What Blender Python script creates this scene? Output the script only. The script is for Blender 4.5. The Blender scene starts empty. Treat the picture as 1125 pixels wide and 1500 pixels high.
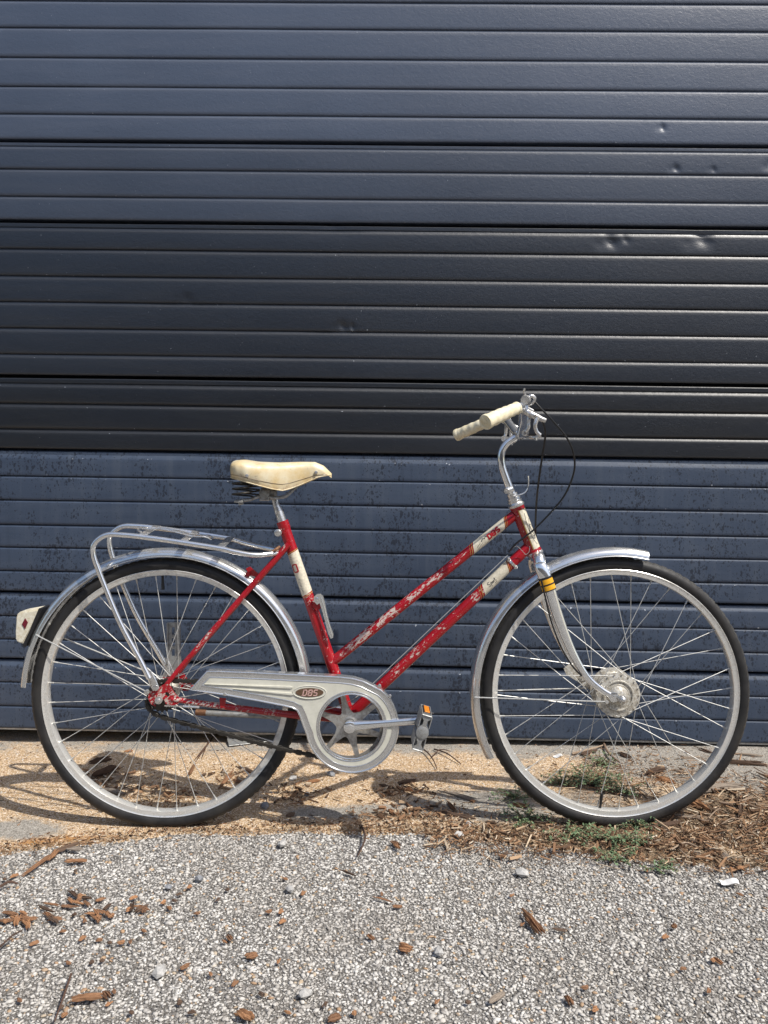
import bpy, math, random
import numpy as np
from mathutils import Vector, Matrix, noise as mnoise
from mathutils.geometry import tessellate_polygon

random.seed(7)
rng = np.random.default_rng(7)
S = bpy.context.scene
C = S.collection
PI = math.pi

# ------------------------------------------------------------------ camera
HC = 0.921                       # lens height, metres
F = 1127.0                       # focal length in photo pixels (1125 x 1500)
cd = bpy.data.cameras.new('camera')
cam = bpy.data.objects.new('camera', cd)
C.objects.link(cam)
cd.sensor_fit = 'VERTICAL'
cd.sensor_height = 36.0
cd.lens = 36.0 * F / 1500.0
cd.shift_y = -0.04
cd.clip_start = 0.05
cd.clip_end = 500
cam.location = (0, 0, HC)
cam.rotation_euler = (PI / 2, 0, 0)
S.camera = cam

# ------------------------------------------------------------------ sky and sun
SUN = Vector((.53, -.42, .91)).normalized()
w = bpy.data.worlds.new('World')
S.world = w
w.use_nodes = True
nt = w.node_tree
nt.nodes.clear()
sky = nt.nodes.new('ShaderNodeTexSky')
sky.sky_type = 'NISHITA'
sky.sun_disc = False
sky.sun_elevation = math.asin(SUN.z)
sky.sun_rotation = math.atan2(SUN.x, SUN.y)
sky.air_density = 1.0
sky.dust_density = 2.2
sky.ozone_density = 1.5
bg = nt.nodes.new('ShaderNodeBackground')
bg.inputs[1].default_value = 0.13
wo = nt.nodes.new('ShaderNodeOutputWorld')
nt.links.new(sky.outputs[0], bg.inputs[0])
nt.links.new(bg.outputs[0], wo.inputs[0])

sl = bpy.data.lights.new('sun', 'SUN')
sl.energy = 4.4
sl.angle = math.radians(0.55)
sl.color = (1.0, .955, .88)
so = bpy.data.objects.new('sun', sl)
C.objects.link(so)
so.rotation_euler = SUN.to_track_quat('Z', 'Y').to_euler()
so.location = (3, -3, 6)

S.view_settings.view_transform = 'Standard'
S.view_settings.look = 'None'
S.view_settings.exposure = 0.15
S.view_settings.gamma = 1.0
S.view_settings.use_curve_mapping = False
S.render.engine = 'CYCLES'

# ------------------------------------------------------------------ helpers
def P(px, py, dep=0.0):
    """A point of the bicycle: where it shows in the photograph and how far it stands from the wheel plane (2 m off)."""
    d = 2.0 + dep
    return Vector(((px - 562.5) * d / F, d, HC - (py - 690.0) * d / F))

def G(px, py, z=0.0):
    d = F * (HC - z) / (py - 690.0)
    return Vector(((px - 562.5) * d / F, d, z))

WL = {}
def link(o, parent=None, at=None):
    C.objects.link(o)
    at = Vector(at) if at is not None else Vector((0, 0, 0))
    if parent is not None:
        o.parent = parent
        o.location = at - WL[parent.name]
    else:
        o.location = at
    WL[o.name] = at
    return o

def empty(name, at, parent=None):
    o = bpy.data.objects.new(name, None)
    o.empty_display_size = .05
    return link(o, parent, at)

def tag(o, label=None, cat=None, group=None, kind=None):
    if label: o['label'] = label
    if cat: o['category'] = cat
    if group: o['group'] = group
    if kind: o['kind'] = kind
    elif cat: o['kind'] = 'thing'
    return o

class MB:
    def __init__(s):
        s.v = []; s.f = []; s.m = []; s.w = []; s.sm = []
    def add(s, vs, fs, mi=0, wear=0.0, smooth=True):
        n = len(s.v)
        s.v += [tuple(p) for p in vs]
        s.f += [tuple(i + n for i in f) for f in fs]
        s.m += [mi] * len(fs)
        s.sm += [smooth] * len(fs)
        s.w += list(wear) if hasattr(wear, '__len__') else [wear] * len(vs)
        return s
    def mesh(s, name, mats, c=(0, 0, 0)):
        c = Vector(c)
        me = bpy.data.meshes.new(name)
        me.from_pydata([(p[0] - c.x, p[1] - c.y, p[2] - c.z) for p in s.v], [], s.f)
        for m in (mats if isinstance(mats, (list, tuple)) else [mats]):
            me.materials.append(m)
        me.polygons.foreach_set('material_index', s.m)
        me.polygons.foreach_set('use_smooth', s.sm)
        if any(s.w):
            a = me.attributes.new('wear', 'FLOAT', 'POINT')
            a.data.foreach_set('value', s.w)
        me.update()
        return me
    def build(s, name, mats, parent=None, at=None, sharp=40):
        if at is None:
            a = np.array(s.v)
            at = Vector(((a.min(0) + a.max(0)) / 2).tolist())
        me = s.mesh(name, mats, at)
        if any(s.sm):
            me.set_sharp_from_angle(angle=math.radians(sharp))
        return link(bpy.data.objects.new(name, me), parent, at)

def box(mb, c, sz, R=None, mi=0, bev=0.0):
    c = Vector(c); hx, hy, hz = sz[0] / 2, sz[1] / 2, sz[2] / 2
    if bev <= 0:
        vs = [Vector((x, y, z)) for x in (-hx, hx) for y in (-hy, hy) for z in (-hz, hz)]
        fs = [(0, 1, 3, 2), (4, 6, 7, 5), (0, 4, 5, 1), (2, 3, 7, 6), (0, 2, 6, 4), (1, 5, 7, 3)]
    else:
        b = min(bev, hx * .9, hy * .9, hz * .9)
        vs = []; idx = {}
        for x in (-1, 1):
            for y in (-1, 1):
                for z in (-1, 1):
                    for k in range(3):
                        p = [x * hx, y * hy, z * hz]
                        for j in range(3):
                            if j != k: p[j] -= (x, y, z)[j] * b
                        idx[(x, y, z, k)] = len(vs); vs.append(Vector(p))
        fs = []
        for k in range(3):
            a, d = (k + 1) % 3, (k + 2) % 3
            for s_ in (-1, 1):
                q = []
                for (u, v) in ((-1, -1), (1, -1), (1, 1), (-1, 1)):
                    t = [0, 0, 0]; t[k] = s_; t[a] = u; t[d] = v
                    q.append(idx[(t[0], t[1], t[2], k)])
                fs.append(q if s_ > 0 else q[::-1])
            for u in (-1, 1):
                for v in (-1, 1):
                    t = [0, 0, 0]; t[a] = u; t[d] = v
                    e = []
                    for s_ in (-1, 1):
                        t[k] = s_
                        e.append((idx[(t[0], t[1], t[2], a)], idx[(t[0], t[1], t[2], d)]))
                    q = [e[0][0], e[1][0], e[1][1], e[0][1]]
                    fs.append(q if u * v > 0 else q[::-1])
        for x in (-1, 1):
            for y in (-1, 1):
                for z in (-1, 1):
                    q = [idx[(x, y, z, k)] for k in range(3)]
                    fs.append(q if x * y * z > 0 else q[::-1])
    if R is not None: vs = [R @ v for v in vs]
    mb.add([v + c for v in vs], fs, mi, smooth=False)
    return mb

def cat(pts, n=6):
    """Catmull-Rom through the points."""
    pts = [Vector(p) for p in pts]
    if len(pts) < 3: return pts
    out = []
    for i in range(len(pts) - 1):
        p0 = pts[max(i - 1, 0)]; p1 = pts[i]; p2 = pts[i + 1]; p3 = pts[min(i + 2, len(pts) - 1)]
        for k in range(n):
            t = k / n
            out.append(.5 * ((2 * p1) + (p2 - p0) * t + (2 * p0 - 5 * p1 + 4 * p2 - p3) * t * t + (3 * p1 - p0 - 3 * p2 + p3) * t ** 3))
    out.append(pts[-1])
    return out

def tube(mb, pts, r, seg=12, mi=0, wear=None, flat=None, closed=False, cap=True):
    """Sweep: r is a number or a list; flat = (axis, factor) squashes the section along a fixed direction."""
    pts = [Vector(p) for p in pts]
    n = len(pts)
    R = [r] * n if not hasattr(r, '__len__') else [float(np.interp(i / (n - 1), np.linspace(0, 1, len(r)), r)) for i in range(n)]
    T = []
    for i in range(n):
        if closed: t = pts[(i + 1) % n] - pts[i - 1]
        else: t = pts[min(i + 1, n - 1)] - pts[max(i - 1, 0)]
        T.append(t.normalized())
    u = Vector((0, -1, 0)) if abs(T[0].y) < .9 else Vector((0, 0, 1))
    u = (u - T[0] * u.dot(T[0])).normalized()
    vs = []; ws = []
    for i in range(n):
        u = (u - T[i] * u.dot(T[i])).normalized()
        v = T[i].cross(u)
        for k in range(seg):
            a = 2 * PI * k / seg
            d = u * math.cos(a) + v * math.sin(a)
            d = d * R[i]
            if flat: d = d - flat[0] * d.dot(flat[0]) * (1 - flat[1])
            vs.append(pts[i] + d)
            ws.append(wear(i / (n - 1), a, d) if wear else 0.0)
    fs = []
    for i in range(n if closed else n - 1):
        for k in range(seg):
            a = i * seg + k; b = i * seg + (k + 1) % seg
            j = ((i + 1) % n) * seg
            fs.append((a, j + k, j + (k + 1) % seg, b))
    if cap and not closed:
        fs.append(tuple(range(seg)))
        fs.append(tuple((n - 1) * seg + k for k in reversed(range(seg))))
    # outward winding check is not needed: closed shells render the same both ways
    mb.add(vs, fs, mi, ws)
    return mb

def rod(mb, a, b, r, seg=12, mi=0, r2=None, wear=None, n=2):
    a = Vector(a); b = Vector(b)
    pts = [a.lerp(b, i / (n - 1)) for i in range(n)]
    return tube(mb, pts, [r, r2 if r2 is not None else r], seg, mi, wear)

def lathe(mb, base, axis, prof, seg=24, mi=0, cap=True):
    """prof: (distance along axis, radius) pairs."""
    axis = Vector(axis).normalized(); base = Vector(base)
    u = Vector((0, 0, 1)) if abs(axis.z) < .9 else Vector((1, 0, 0))
    u = (u - axis * u.dot(axis)).normalized(); v = axis.cross(u)
    vs = []; fs = []
    for (h, r) in prof:
        for k in range(seg):
            a = 2 * PI * k / seg
            vs.append(base + axis * h + (u * math.cos(a) + v * math.sin(a)) * r)
    for i in range(len(prof) - 1):
        for k in range(seg):
            a = i * seg + k; b = i * seg + (k + 1) % seg
            fs.append((a, b, b + seg, a + seg))
    if cap and prof[0][1] > 1e-5: fs.append(tuple(reversed(range(seg))))
    if cap and prof[-1][1] > 1e-5: fs.append(tuple((len(prof) - 1) * seg + k for k in range(seg)))
    mb.add(vs, fs, mi)
    return mb

def plate(mb, loops, dep0, dep1, mi=0, px=True, pc=None, wear=0.0):
    """Flat plate in the bicycle's plane, loops in photo pixels (outer first, holes after), dep0 the near face."""
    pc = dep0 if pc is None else pc
    L0 = [[P(x, y, pc) for x, y in lp] for lp in loops]
    n = [len(l) for l in L0]
    flat = [p for l in L0 for p in l]
    tris = tessellate_polygon(L0)
    N = len(flat)
    front = [Vector((p.x, 2 + dep0, p.z)) for p in flat]
    back = [Vector((p.x, 2 + dep1, p.z)) for p in flat]
    fs = []
    for t in tris:
        a, b, c = (front[i] for i in t)
        nrm = (b - a).cross(c - a)
        t = t if nrm.y < 0 else t[::-1]
        fs.append(tuple(t)); fs.append(tuple(i + N for i in t[::-1]))
    mb.add(front + back, fs, mi, wear, smooth=False)
    o = 0
    vs = []; f2 = []
    for l in L0:
        k = len(l)
        base = len(vs)
        vs += front[o:o + k] + back[o:o + k]
        for i in range(k):
            j = (i + 1) % k
            f2.append((base + i, base + j, base + k + j, base + k + i))
        o += k
    mb.add(vs, f2, mi, smooth=True)
    return mb

def inset(loop, d):
    out = []
    n = len(loop)
    area = sum(loop[i][0] * loop[(i + 1) % n][1] - loop[(i + 1) % n][0] * loop[i][1] for i in range(n))
    s = 1 if area > 0 else -1
    for i in range(n):
        a = Vector(loop[i - 1]); b = Vector(loop[i]); c = Vector(loop[(i + 1) % n])
        e1 = (b - a).normalized(); e2 = (c - b).normalized()
        n1 = Vector((-e1.y, e1.x)) * s; n2 = Vector((-e2.y, e2.x)) * s
        m = (n1 + n2)
        if m.length < .3: m = n1
        m = m.normalized()
        k = d / max(.45, m.dot(n1))
        out.append((b.x + m.x * k, b.y + m.y * k))
    return out

def circle(cx, cy, r, n=48, ry=None):
    ry = r if ry is None else ry
    return [(cx + r * math.cos(2 * PI * i / n), cy + ry * math.sin(2 * PI * i / n)) for i in range(n)]

# ------------------------------------------------------------------ materials
class NT:
    def __init__(s, name):
        s.mat = bpy.data.materials.new(name); s.mat.use_nodes = True
        s.t = s.mat.node_tree; s.t.nodes.clear()
        s.out = s.t.nodes.new('ShaderNodeOutputMaterial')
        s.b = s.t.nodes.new('ShaderNodeBsdfPrincipled')
        s.t.links.new(s.b.outputs[0], s.out.inputs[0])
        s._c = None
    def n(s, ty, **k):
        x = s.t.nodes.new(ty)
        for a, b in k.items(): setattr(x, a, b)
        return x
    def l(s, a, b): s.t.links.new(a, b)
    def set(s, node, inp, v):
        i = node.inputs[inp]
        if hasattr(v, 'is_linked'): s.l(v, i)
        else:
            if isinstance(v, tuple) and len(v) == 3 and i.type == 'RGBA': v = (*v, 1)
            i.default_value = v
    def co(s, scale=(1, 1, 1), kind='Object', rot=(0, 0, 0)):
        tc = s.n('ShaderNodeTexCoord'); m = s.n('ShaderNodeMapping')
        m.inputs['Scale'].default_value = scale
        m.inputs['Rotation'].default_value = rot
        s.l(tc.outputs[kind], m.inputs[0])
        return m.outputs[0]
    def pos(s, scale=(1, 1, 1)):
        g = s.n('ShaderNodeNewGeometry'); m = s.n('ShaderNodeMapping')
        m.inputs['Scale'].default_value = scale
        s.l(g.outputs['Position'], m.inputs[0])
        return m.outputs[0]
    def noise(s, vec, scale=5, detail=4, rough=.55, dist=0):
        x = s.n('ShaderNodeTexNoise')
        s.l(vec, x.inputs['Vector'])
        x.inputs['Scale'].default_value = scale; x.inputs['Detail'].default_value = detail
        x.inputs['Roughness'].default_value = rough; x.inputs['Distortion'].default_value = dist
        return x.outputs[0]
    def vor(s, vec, scale=5, feature='F1', out='Distance', rand=1.0):
        x = s.n('ShaderNodeTexVoronoi', feature=feature)
        s.l(vec, x.inputs['Vector']); x.inputs['Scale'].default_value = scale
        x.inputs['Randomness'].default_value = rand
        return x.outputs[out]
    def ramp(s, fac, stops, interp='LINEAR'):
        x = s.n('ShaderNodeValToRGB'); x.color_ramp.interpolation = interp
        e = x.color_ramp.elements
        while len(e) < len(stops): e.new(.5)
        for i, (p, c) in enumerate(stops):
            e[i].position = p
            e[i].color = (c, c, c, 1) if not hasattr(c, '__len__') else (*c, 1)
        s.l(fac, x.inputs[0])
        return x.outputs[0]
    def mix(s, fac, a, b, blend='MIX'):
        x = s.n('ShaderNodeMix', data_type='RGBA', blend_type=blend)
        for i, v in ((0, fac), (6, a), (7, b)):
            if hasattr(v, 'is_linked'): s.l(v, x.inputs[i])
            else:
                if hasattr(v, '__len__') and len(v) == 3: v = (*v, 1)
                x.inputs[i].default_value = v
        return x.outputs[2]
    def math(s, op, a, b=None, c=None, clamp=False):
        x = s.n('ShaderNodeMath', operation=op, use_clamp=clamp)
        for i, v in enumerate((a, b, c)):
            if v is None: continue
            if hasattr(v, 'is_linked'): s.l(v, x.inputs[i])
            else: x.inputs[i].default_value = v
        return x.outputs[0]
    def attr(s, name):
        x = s.n('ShaderNodeAttribute', attribute_name=name)
        return x.outputs['Fac']
    def bump(s, h, strength=.3, dist=.001, prev=None):
        x = s.n('ShaderNodeBump')
        x.inputs['Strength'].default_value = strength; x.inputs['Distance'].default_value = dist
        s.l(h, x.inputs['Height'])
        if prev is not None: s.l(prev, x.inputs['Normal'])
        s.l(x.outputs[0], s.b.inputs['Normal'])
        return x.outputs[0]
    def p(s, **k):
        for a, v in k.items():
            s.set(s.b, {'color': 'Base Color', 'rough': 'Roughness', 'metal': 'Metallic', 'spec': 'Specular IOR Level',
                        'coat': 'Coat Weight', 'coatr': 'Coat Roughness', 'sss': 'Subsurface Weight'}[a], v)
        return s
    def xyz(s, vec):
        x = s.n('ShaderNodeSeparateXYZ'); s.l(vec, x.inputs[0]); return x.outputs

def metal(name, col, rough, dirt=.35, dirtcol=(.22, .17, .11), scale=60, dens=.62, bump=.15, met=1.0):
    t = NT(name); v = t.pos()
    a = t.noise(v, scale, 6, .65); b = t.noise(v, 24, 3, .5)
    m = t.ramp(a, [(dens - .08, 0), (dens + .08, 1)])
    m2 = t.math('MULTIPLY', m, dirt)
    t.p(color=t.mix(m2, col, dirtcol), metal=t.math('MULTIPLY', met, t.math('SUBTRACT', 1, t.math('MULTIPLY', m2, .7))),
        rough=t.math('ADD', rough, t.math('MULTIPLY', b, .12)))
    if bump: t.bump(t.noise(v, scale * 2, 3, .5), bump, .0003)
    return t.mat

M = {}
M['chrome'] = metal('chrome', (.84, .85, .85), .07, .2, (.34, .28, .2), 26, .62, 0, .88)
M['chrome_dull'] = metal('dull chrome', (.68, .68, .67), .2, .6, (.2, .15, .1), 110, .55, .2, .85)
M['alu'] = metal('brushed aluminium', (.74, .745, .74), .13, .35, (.36, .33, .3), 28, .60, 0, .85)
M['rim'] = metal('rim steel', (.82, .81, .77), .22, .35, (.36, .30, .23), 90, .56, .0, .6)
M['spoke'] = metal('spoke steel', (.56, .56, .54), .42, .4, (.3, .26, .2), 160, .56, .1, .6)
M['steel_dark'] = metal('greasy steel', (.085, .08, .072), .45, .8, (.03, .025, .02), 150, .48, .4)
M['galv'] = metal('galvanised steel', (.40, .41, .41), .42, .8, (.22, .21, .19), 90, .5, .3, .7)
M['rusty'] = metal('rusty steel', (.30, .17, .10), .6, .9, (.14, .06, .03), 130, .48, .5)
M['hub'] = metal('worn hub alloy', (.66, .64, .58), .27, .8, (.28, .24, .18), 170, .5, .3, .4)
M['spider'] = metal('worn steel claws', (.52, .52, .51), .28, .7, (.24, .21, .17), 120, .5, .2, .75)

def red_paint():
    t = NT('red paint, chipped'); v = t.pos()
    m1 = t.n('ShaderNodeMapping'); m1.inputs['Rotation'].default_value = (0, math.radians(40), 0); t.l(v, m1.inputs[0])
    m2_ = t.n('ShaderNodeMapping'); m2_.inputs['Scale'].default_value = (.42, 1, 1); t.l(m1.outputs[0], m2_.inputs[0])
    n = t.noise(m2_.outputs[0], 190, 6, .68, .6)
    wr = t.attr('wear')
    big = t.noise(v, 30, 3, .6)
    th = t.math('ADD', t.math('ADD', n, t.math('MULTIPLY', wr, .22)), t.math('MULTIPLY', t.math('SUBTRACT', big, .5), .42))
    chip = t.ramp(th, [(.685, 0), (.70, 1)])
    fine = t.ramp(t.noise(v, 520, 2, .5), [(.715, 0), (.74, 1)])
    allc = t.math('MAXIMUM', chip, t.math('MULTIPLY', fine, .8))
    redn = t.ramp(t.noise(v, 12, 3, .5), [(.3, (.29, .005, .010)), (.7, (.38, .008, .016))])
    edge_ = t.ramp(th, [(.665, 0), (.69, 1)])
    redn = t.mix(t.math('MULTIPLY', edge_, .6), redn, (.14, .012, .012))
    gr = t.ramp(t.noise(v, 45, 5, .65), [(.52, 0), (.75, .5)])
    redn = t.mix(gr, redn, (.17, .012, .012))
    chipc = t.mix(t.noise(v, 300, 3, .6), (.62, .52, .46), (.42, .33, .29))
    t.p(color=t.mix(allc, redn, chipc), rough=t.math('ADD', .24, t.math('MULTIPLY', allc, .4)), coat=.25, coatr=.15, metal=0.0)
    t.bump(allc, .35, -.0004)
    return t.mat
M['red'] = red_paint()

def simple(name, col, rough=.5, var=.15, scale=60, spec=.5, bump=.1, bd=.0005, col2=None, metal_=0, coat=0):
    t = NT(name); v = t.pos()
    n = t.noise(v, scale, 5, .6)
    c2 = col2 or tuple(c * (1 - var * 1.6) for c in col)
    t.p(color=t.mix(t.ramp(n, [(.35, 0), (.7, 1)]), col, c2), rough=rough, spec=spec, metal=metal_, coat=coat)
    if bump: t.bump(t.noise(v, scale * 6, 3, .6), bump, bd)
    return t.mat

M['cream'] = simple('cream decal', (.72, .66, .52), .35, .2, 160, bump=.05)
M['gold'] = simple('gold decal line', (.42, .28, .07), .35, .1, 200, bump=0)
M['decal_red'] = simple('red decal letters', (.42, .012, .02), .4, .2, 200, bump=0)
M['decal_black'] = simple('black decal lines', (.02, .02, .025), .4, .2, 200, bump=0)
M['yellow'] = simple('yellow band', (.85, .42, .02), .35, .1, 200, bump=0)
M['black_plastic'] = simple('black plastic', (.018, .018, .02), .4, .2, 90)
M['guard_cream'] = simple('cream painted guard', (.56, .55, .47), .33, .12, 45, col2=(.66, .645, .56), bump=.08)
M['badge_brown'] = simple('brown badge enamel', (.14, .085, .05), .3, .2, 300, bump=0)
M['badge_pink'] = simple('badge lettering', (.72, .45, .40), .4, .2, 300, bump=0)
M['amber'] = simple('amber reflector', (.85, .27, .01), .18, .1, 300, bump=.2, coat=.5)
M['lens_red'] = simple('red reflector', (.16, .004, .02), .15, .2, 300, bump=.2, coat=.5)
M['cable'] = simple('black cable housing', (.012, .012, .013), .38, .2, 90)
M['housing'] = simple('weathered white plastic', (.74, .71, .60), .42, .3, 120, col2=(.55, .48, .34), bump=.25)

def saddle_mat():
    t = NT('cream saddle vinyl'); v = t.pos()
    n = t.noise(v, 22, 6, .65); g = t.noise(v, 900, 3, .6); s_ = t.noise(v, 75, 6, .7)
    c = t.mix(t.ramp(n, [(.38, 0), (.66, 1)]), (.68, .61, .44), (.62, .47, .24))
    st = t.math('MULTIPLY', t.ramp(s_, [(.57, 0), (.70, 1)]), .5)
    c = t.mix(st, c, (.24, .16, .09))
    e = t.attr('wear')
    c = t.mix(t.math('MULTIPLY', e, t.ramp(s_, [(.35, 0), (.6, 1)])), c, (.30, .19, .10))
    t.p(color=c, rough=t.math('ADD', .30, t.math('MULTIPLY', n, .2)), spec=.5)
    t.bump(t.math('ADD', t.math('MULTIPLY', g, .5), n), .25, .0012)
    return t.mat
M['saddle'] = saddle_mat()

def grip_mat():
    t = NT('cream rubber grip'); v = t.pos()
    n = t.noise(v, 60, 6, .65); s_ = t.noise(v, 190, 6, .7)
    c = t.mix(t.ramp(n, [(.38, 0), (.66, 1)]), (.80, .74, .56), (.70, .60, .38))
    c = t.mix(t.math('MULTIPLY', t.ramp(s_, [(.60, 0), (.74, 1)]), .55), c, (.25, .18, .10))
    t.p(color=c, rough=.45); t.bump(s_, .25, .0006)
    return t.mat
M['grip'] = grip_mat()

def tyre_mat():
    t = NT('tyre rubber'); v = t.pos()
    wr = t.attr('wear')         # 1 on the tread
    n = t.noise(v, 35, 5, .6); f = t.noise(v, 500, 3, .6)
    c = t.mix(t.ramp(n, [(.35, 0), (.75, 1)]), (.012, .012, .013), (.026, .025, .025))
    c = t.mix(t.math('MULTIPLY', wr, t.ramp(f, [(.42, 0), (.66, .8)])), c, (.10, .098, .09))
    dst = t.ramp(t.noise(v, 11, 5, .65), [(.46, 0), (.76, .28)])
    c = t.mix(dst, c, (.085, .075, .062))
    t.p(color=c, rough=t.math('ADD', .45, t.math('MULTIPLY', n, .25)), spec=.4)
    t.bump(f, .3, .0006)
    return t.mat
M['tyre'] = tyre_mat()

def door_mat(name, dusty, sky_tint=0.0):  # last argument paints sky reflection into the base colour
    t = NT(name)
    v = t.pos()
    big = t.noise(v, 1.6, 4, .55)
    st = t.noise(t.pos((1, 1, 9)), 3, 5, .6)
    peel = t.noise(t.pos((1, 1, 1.5)), 62, 5, .55, .8)
    fine = t.noise(t.pos((1, 1, 1.6)), 420, 3, .6)
    ed = t.attr('wear')
    if dusty:
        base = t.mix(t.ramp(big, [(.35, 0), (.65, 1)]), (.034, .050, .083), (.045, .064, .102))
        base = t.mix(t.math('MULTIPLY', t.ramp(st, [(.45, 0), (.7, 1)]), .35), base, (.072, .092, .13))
        drip = t.noise(t.pos((1, 1, .07)), 34, 4, .6)
        base = t.mix(t.math('MULTIPLY', t.ramp(drip, [(.5, 0), (.72, 1)]), .35), base, (.080, .098, .128))
        base = t.mix(t.math('MULTIPLY', t.ramp(drip, [(.28, 1), (.42, 0)]), .35), base, (.020, .030, .05))
        # rain spots: round drops of several sizes, in drifts
        drift = t.noise(t.pos((1, 1, .8)), 9, 4, .6)
        warp = t.n('ShaderNodeVectorMath', operation='ADD')
        nv = t.n('ShaderNodeTexNoise'); t.l(v, nv.inputs[0]); nv.inputs['Scale'].default_value = 90
        sc = t.n('ShaderNodeVectorMath', operation='SCALE'); t.l(nv.outputs[1], sc.inputs[0]); sc.inputs['Scale'].default_value = .011
        mp = t.pos((1, 1, .62))
        t.l(mp, warp.inputs[0]); t.l(sc.outputs[0], warp.inputs[1])
        wv = warp.outputs[0]
        def drops(scale, r, lo):
            d = t.vor(wv, scale)
            k = t.n('ShaderNodeTexVoronoi'); t.l(wv, k.inputs[0]); k.inputs['Scale'].default_value = scale
            rnd = t.xyz(k.outputs['Color'])[0]
            rad = t.math('MULTIPLY', t.math('MULTIPLY', t.math('POWER', rnd, 2.2), r), t.ramp(drift, [(lo, .25), (lo + .25, 1.25)]))
            return t.math('GREATER_THAN', t.math('SUBTRACT', rad, k.outputs['Distance']), 0.0)
        m = t.math('MAXIMUM', drops(125, .62, .36), drops(66, .42, .42))
        m = t.math('MAXIMUM', m, drops(240, .56, .34))
        base = t.mix(t.math('MULTIPLY', m, .75), base, (.010, .014, .024))
        chip = t.ramp(t.math('ADD', t.noise(v, 60, 5, .65), t.math('MULTIPLY', ed, .13)), [(.775, 0), (.79, 1)])
        speck = t.ramp(t.noise(v, 330, 2, .5), [(.775, 0), (.79, 1)])
        rough = t.math('ADD', .50, t.math('MULTIPLY', peel, .15)); spec = .35
        bs = .22
    else:
        base = t.mix(t.ramp(big, [(.3, 0), (.7, 1)]), tuple(a_ + sky_tint * b_ for a_, b_ in zip((.0065, .0085, .0125), (.028, .036, .054))), tuple(a_ + sky_tint * b_ for a_, b_ in zip((.009, .012, .018), (.035, .045, .067))))
        base = t.mix(t.math('MULTIPLY', t.ramp(st, [(.45, 0), (.75, 1)]), .35), base, tuple(.022 + sky_tint * b_ for b_ in (.044, .053, .076)))
        chip = t.ramp(t.math('ADD', t.noise(v, 75, 4, .55), t.math('MULTIPLY', ed, .10)), [(.80, 0), (.815, 1)])
        speck = t.ramp(t.noise(v, 190, 1, .4), [(.80, 0), (.81, 1)])
        rough = t.math('ADD', t.math('ADD', .29, t.math('MULTIPLY', ed, .22)), t.math('MULTIPLY', peel, .12)); spec = .7
        bs = .42
    base = t.mix(t.math('MULTIPLY', t.math('MAXIMUM', chip, t.math('MULTIPLY', speck, .6)), .75), base, (.42, .45, .50))
    t.p(color=base, rough=rough, spec=spec)
    h = t.math('ADD', t.math('MULTIPLY', peel, 1.0), t.math('MULTIPLY', fine, .35))
    # drips and runs in the paint
    runs = t.ramp(t.noise(t.pos((.5, 1, 1.4)), 7, 3, .5, 1.0), [(.48, 0), (.5, 1), (.52, 0)])
    runm = t.ramp(t.noise(v, 4.5, 3, .5), [(.55, 0), (.68, 1)])
    h = t.math('ADD', h, t.math('MULTIPLY', t.math('MULTIPLY', runs, runm), .10 if not dusty else .3))
    t.bump(h, bs, .0016)
    return t.mat
M['door_clean'] = door_mat('glossy dark door paint', False)
M['door_dusty'] = door_mat('faded blue-black door paint', True)
M['door_sky_strong'] = door_mat('glossy dark door paint, strong sky tint', False, 1.65)  # lighter colour stands in for sky reflection, stronger on higher sections
M['door_sky_faint'] = door_mat('glossy dark door paint, faint sky tint', False, .16)
M['door_sky_mid'] = door_mat('glossy dark door paint, medium sky tint', False, .95)
M['rubber'] = simple('door seal rubber', (.02, .02, .022), .7, .2, 40)

def asphalt_mat():
    t = NT('chip sealed asphalt'); v = t.pos()
    d = t.vor(v, 165, 'DISTANCE_TO_EDGE'); c = t.xyz(t.vor(v, 165, 'F1', 'Color'))[0]
    d2 = t.vor(v, 380, 'DISTANCE_TO_EDGE'); c2 = t.xyz(t.vor(v, 380, 'F1', 'Color'))[1]
    stone = t.ramp(c, [(0, (.10, .095, .09)), (.25, (.22, .21, .20)), (.6, (.36, .35, .33)), (1, (.52, .50, .46))])
    st2 = t.ramp(c2, [(0, (.12, .11, .10)), (.5, (.24, .225, .205)), (1, (.48, .46, .42))])
    m2 = t.ramp(d2, [(.08, 0), (.2, 1)])
    under = t.mix(m2, (.11, .10, .09), st2)
    m = t.math('MULTIPLY', t.ramp(d, [(.10, 0), (.2, 1)]), t.ramp(c, [(.3, 0), (.36, 1)]))
    t.p(color=t.mix(m, under, stone), rough=.85, spec=.25)
    t.bump(t.math('ADD', t.math('MULTIPLY', m, 1.0), t.math('MULTIPLY', m2, .35)), .7, .004)
    return t.mat
M['asphalt'] = asphalt_mat()

def gravel_mat():
    t = NT('pale stone chips'); g = t.n('ShaderNodeNewGeometry')
    r = g.outputs['Random Per Island']
    c = t.ramp(r, [(0, (.10, .095, .09)), (.08, (.20, .19, .18)), (.2, (.34, .325, .305)), (.42, (.48, .46, .43)), (.7, (.58, .56, .525)),
                   (.93, (.70, .68, .64)), (.955, (.46, .36, .24)), (1, (.40, .24, .13))])
    n = t.noise(t.pos(), 260, 4, .65)
    patch = t.noise(t.pos(), 3.0, 4, .6)
    c = t.mix(t.ramp(n, [(.4, 0), (.8, .4)]), c, (.20, .185, .17))
    c = t.mix(t.ramp(patch, [(.42, 0), (.72, .42)]), c, (.24, .205, .165))
    dust = t.noise(t.pos(), 9, 5, .65)
    c = t.mix(t.ramp(dust, [(.5, 0), (.72, .35)]), c, (.36, .33, .29))
    t.p(color=c, rough=.75, spec=.3); t.bump(n, .3, .0008)
    return t.mat
M['gravel'] = gravel_mat()

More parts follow.
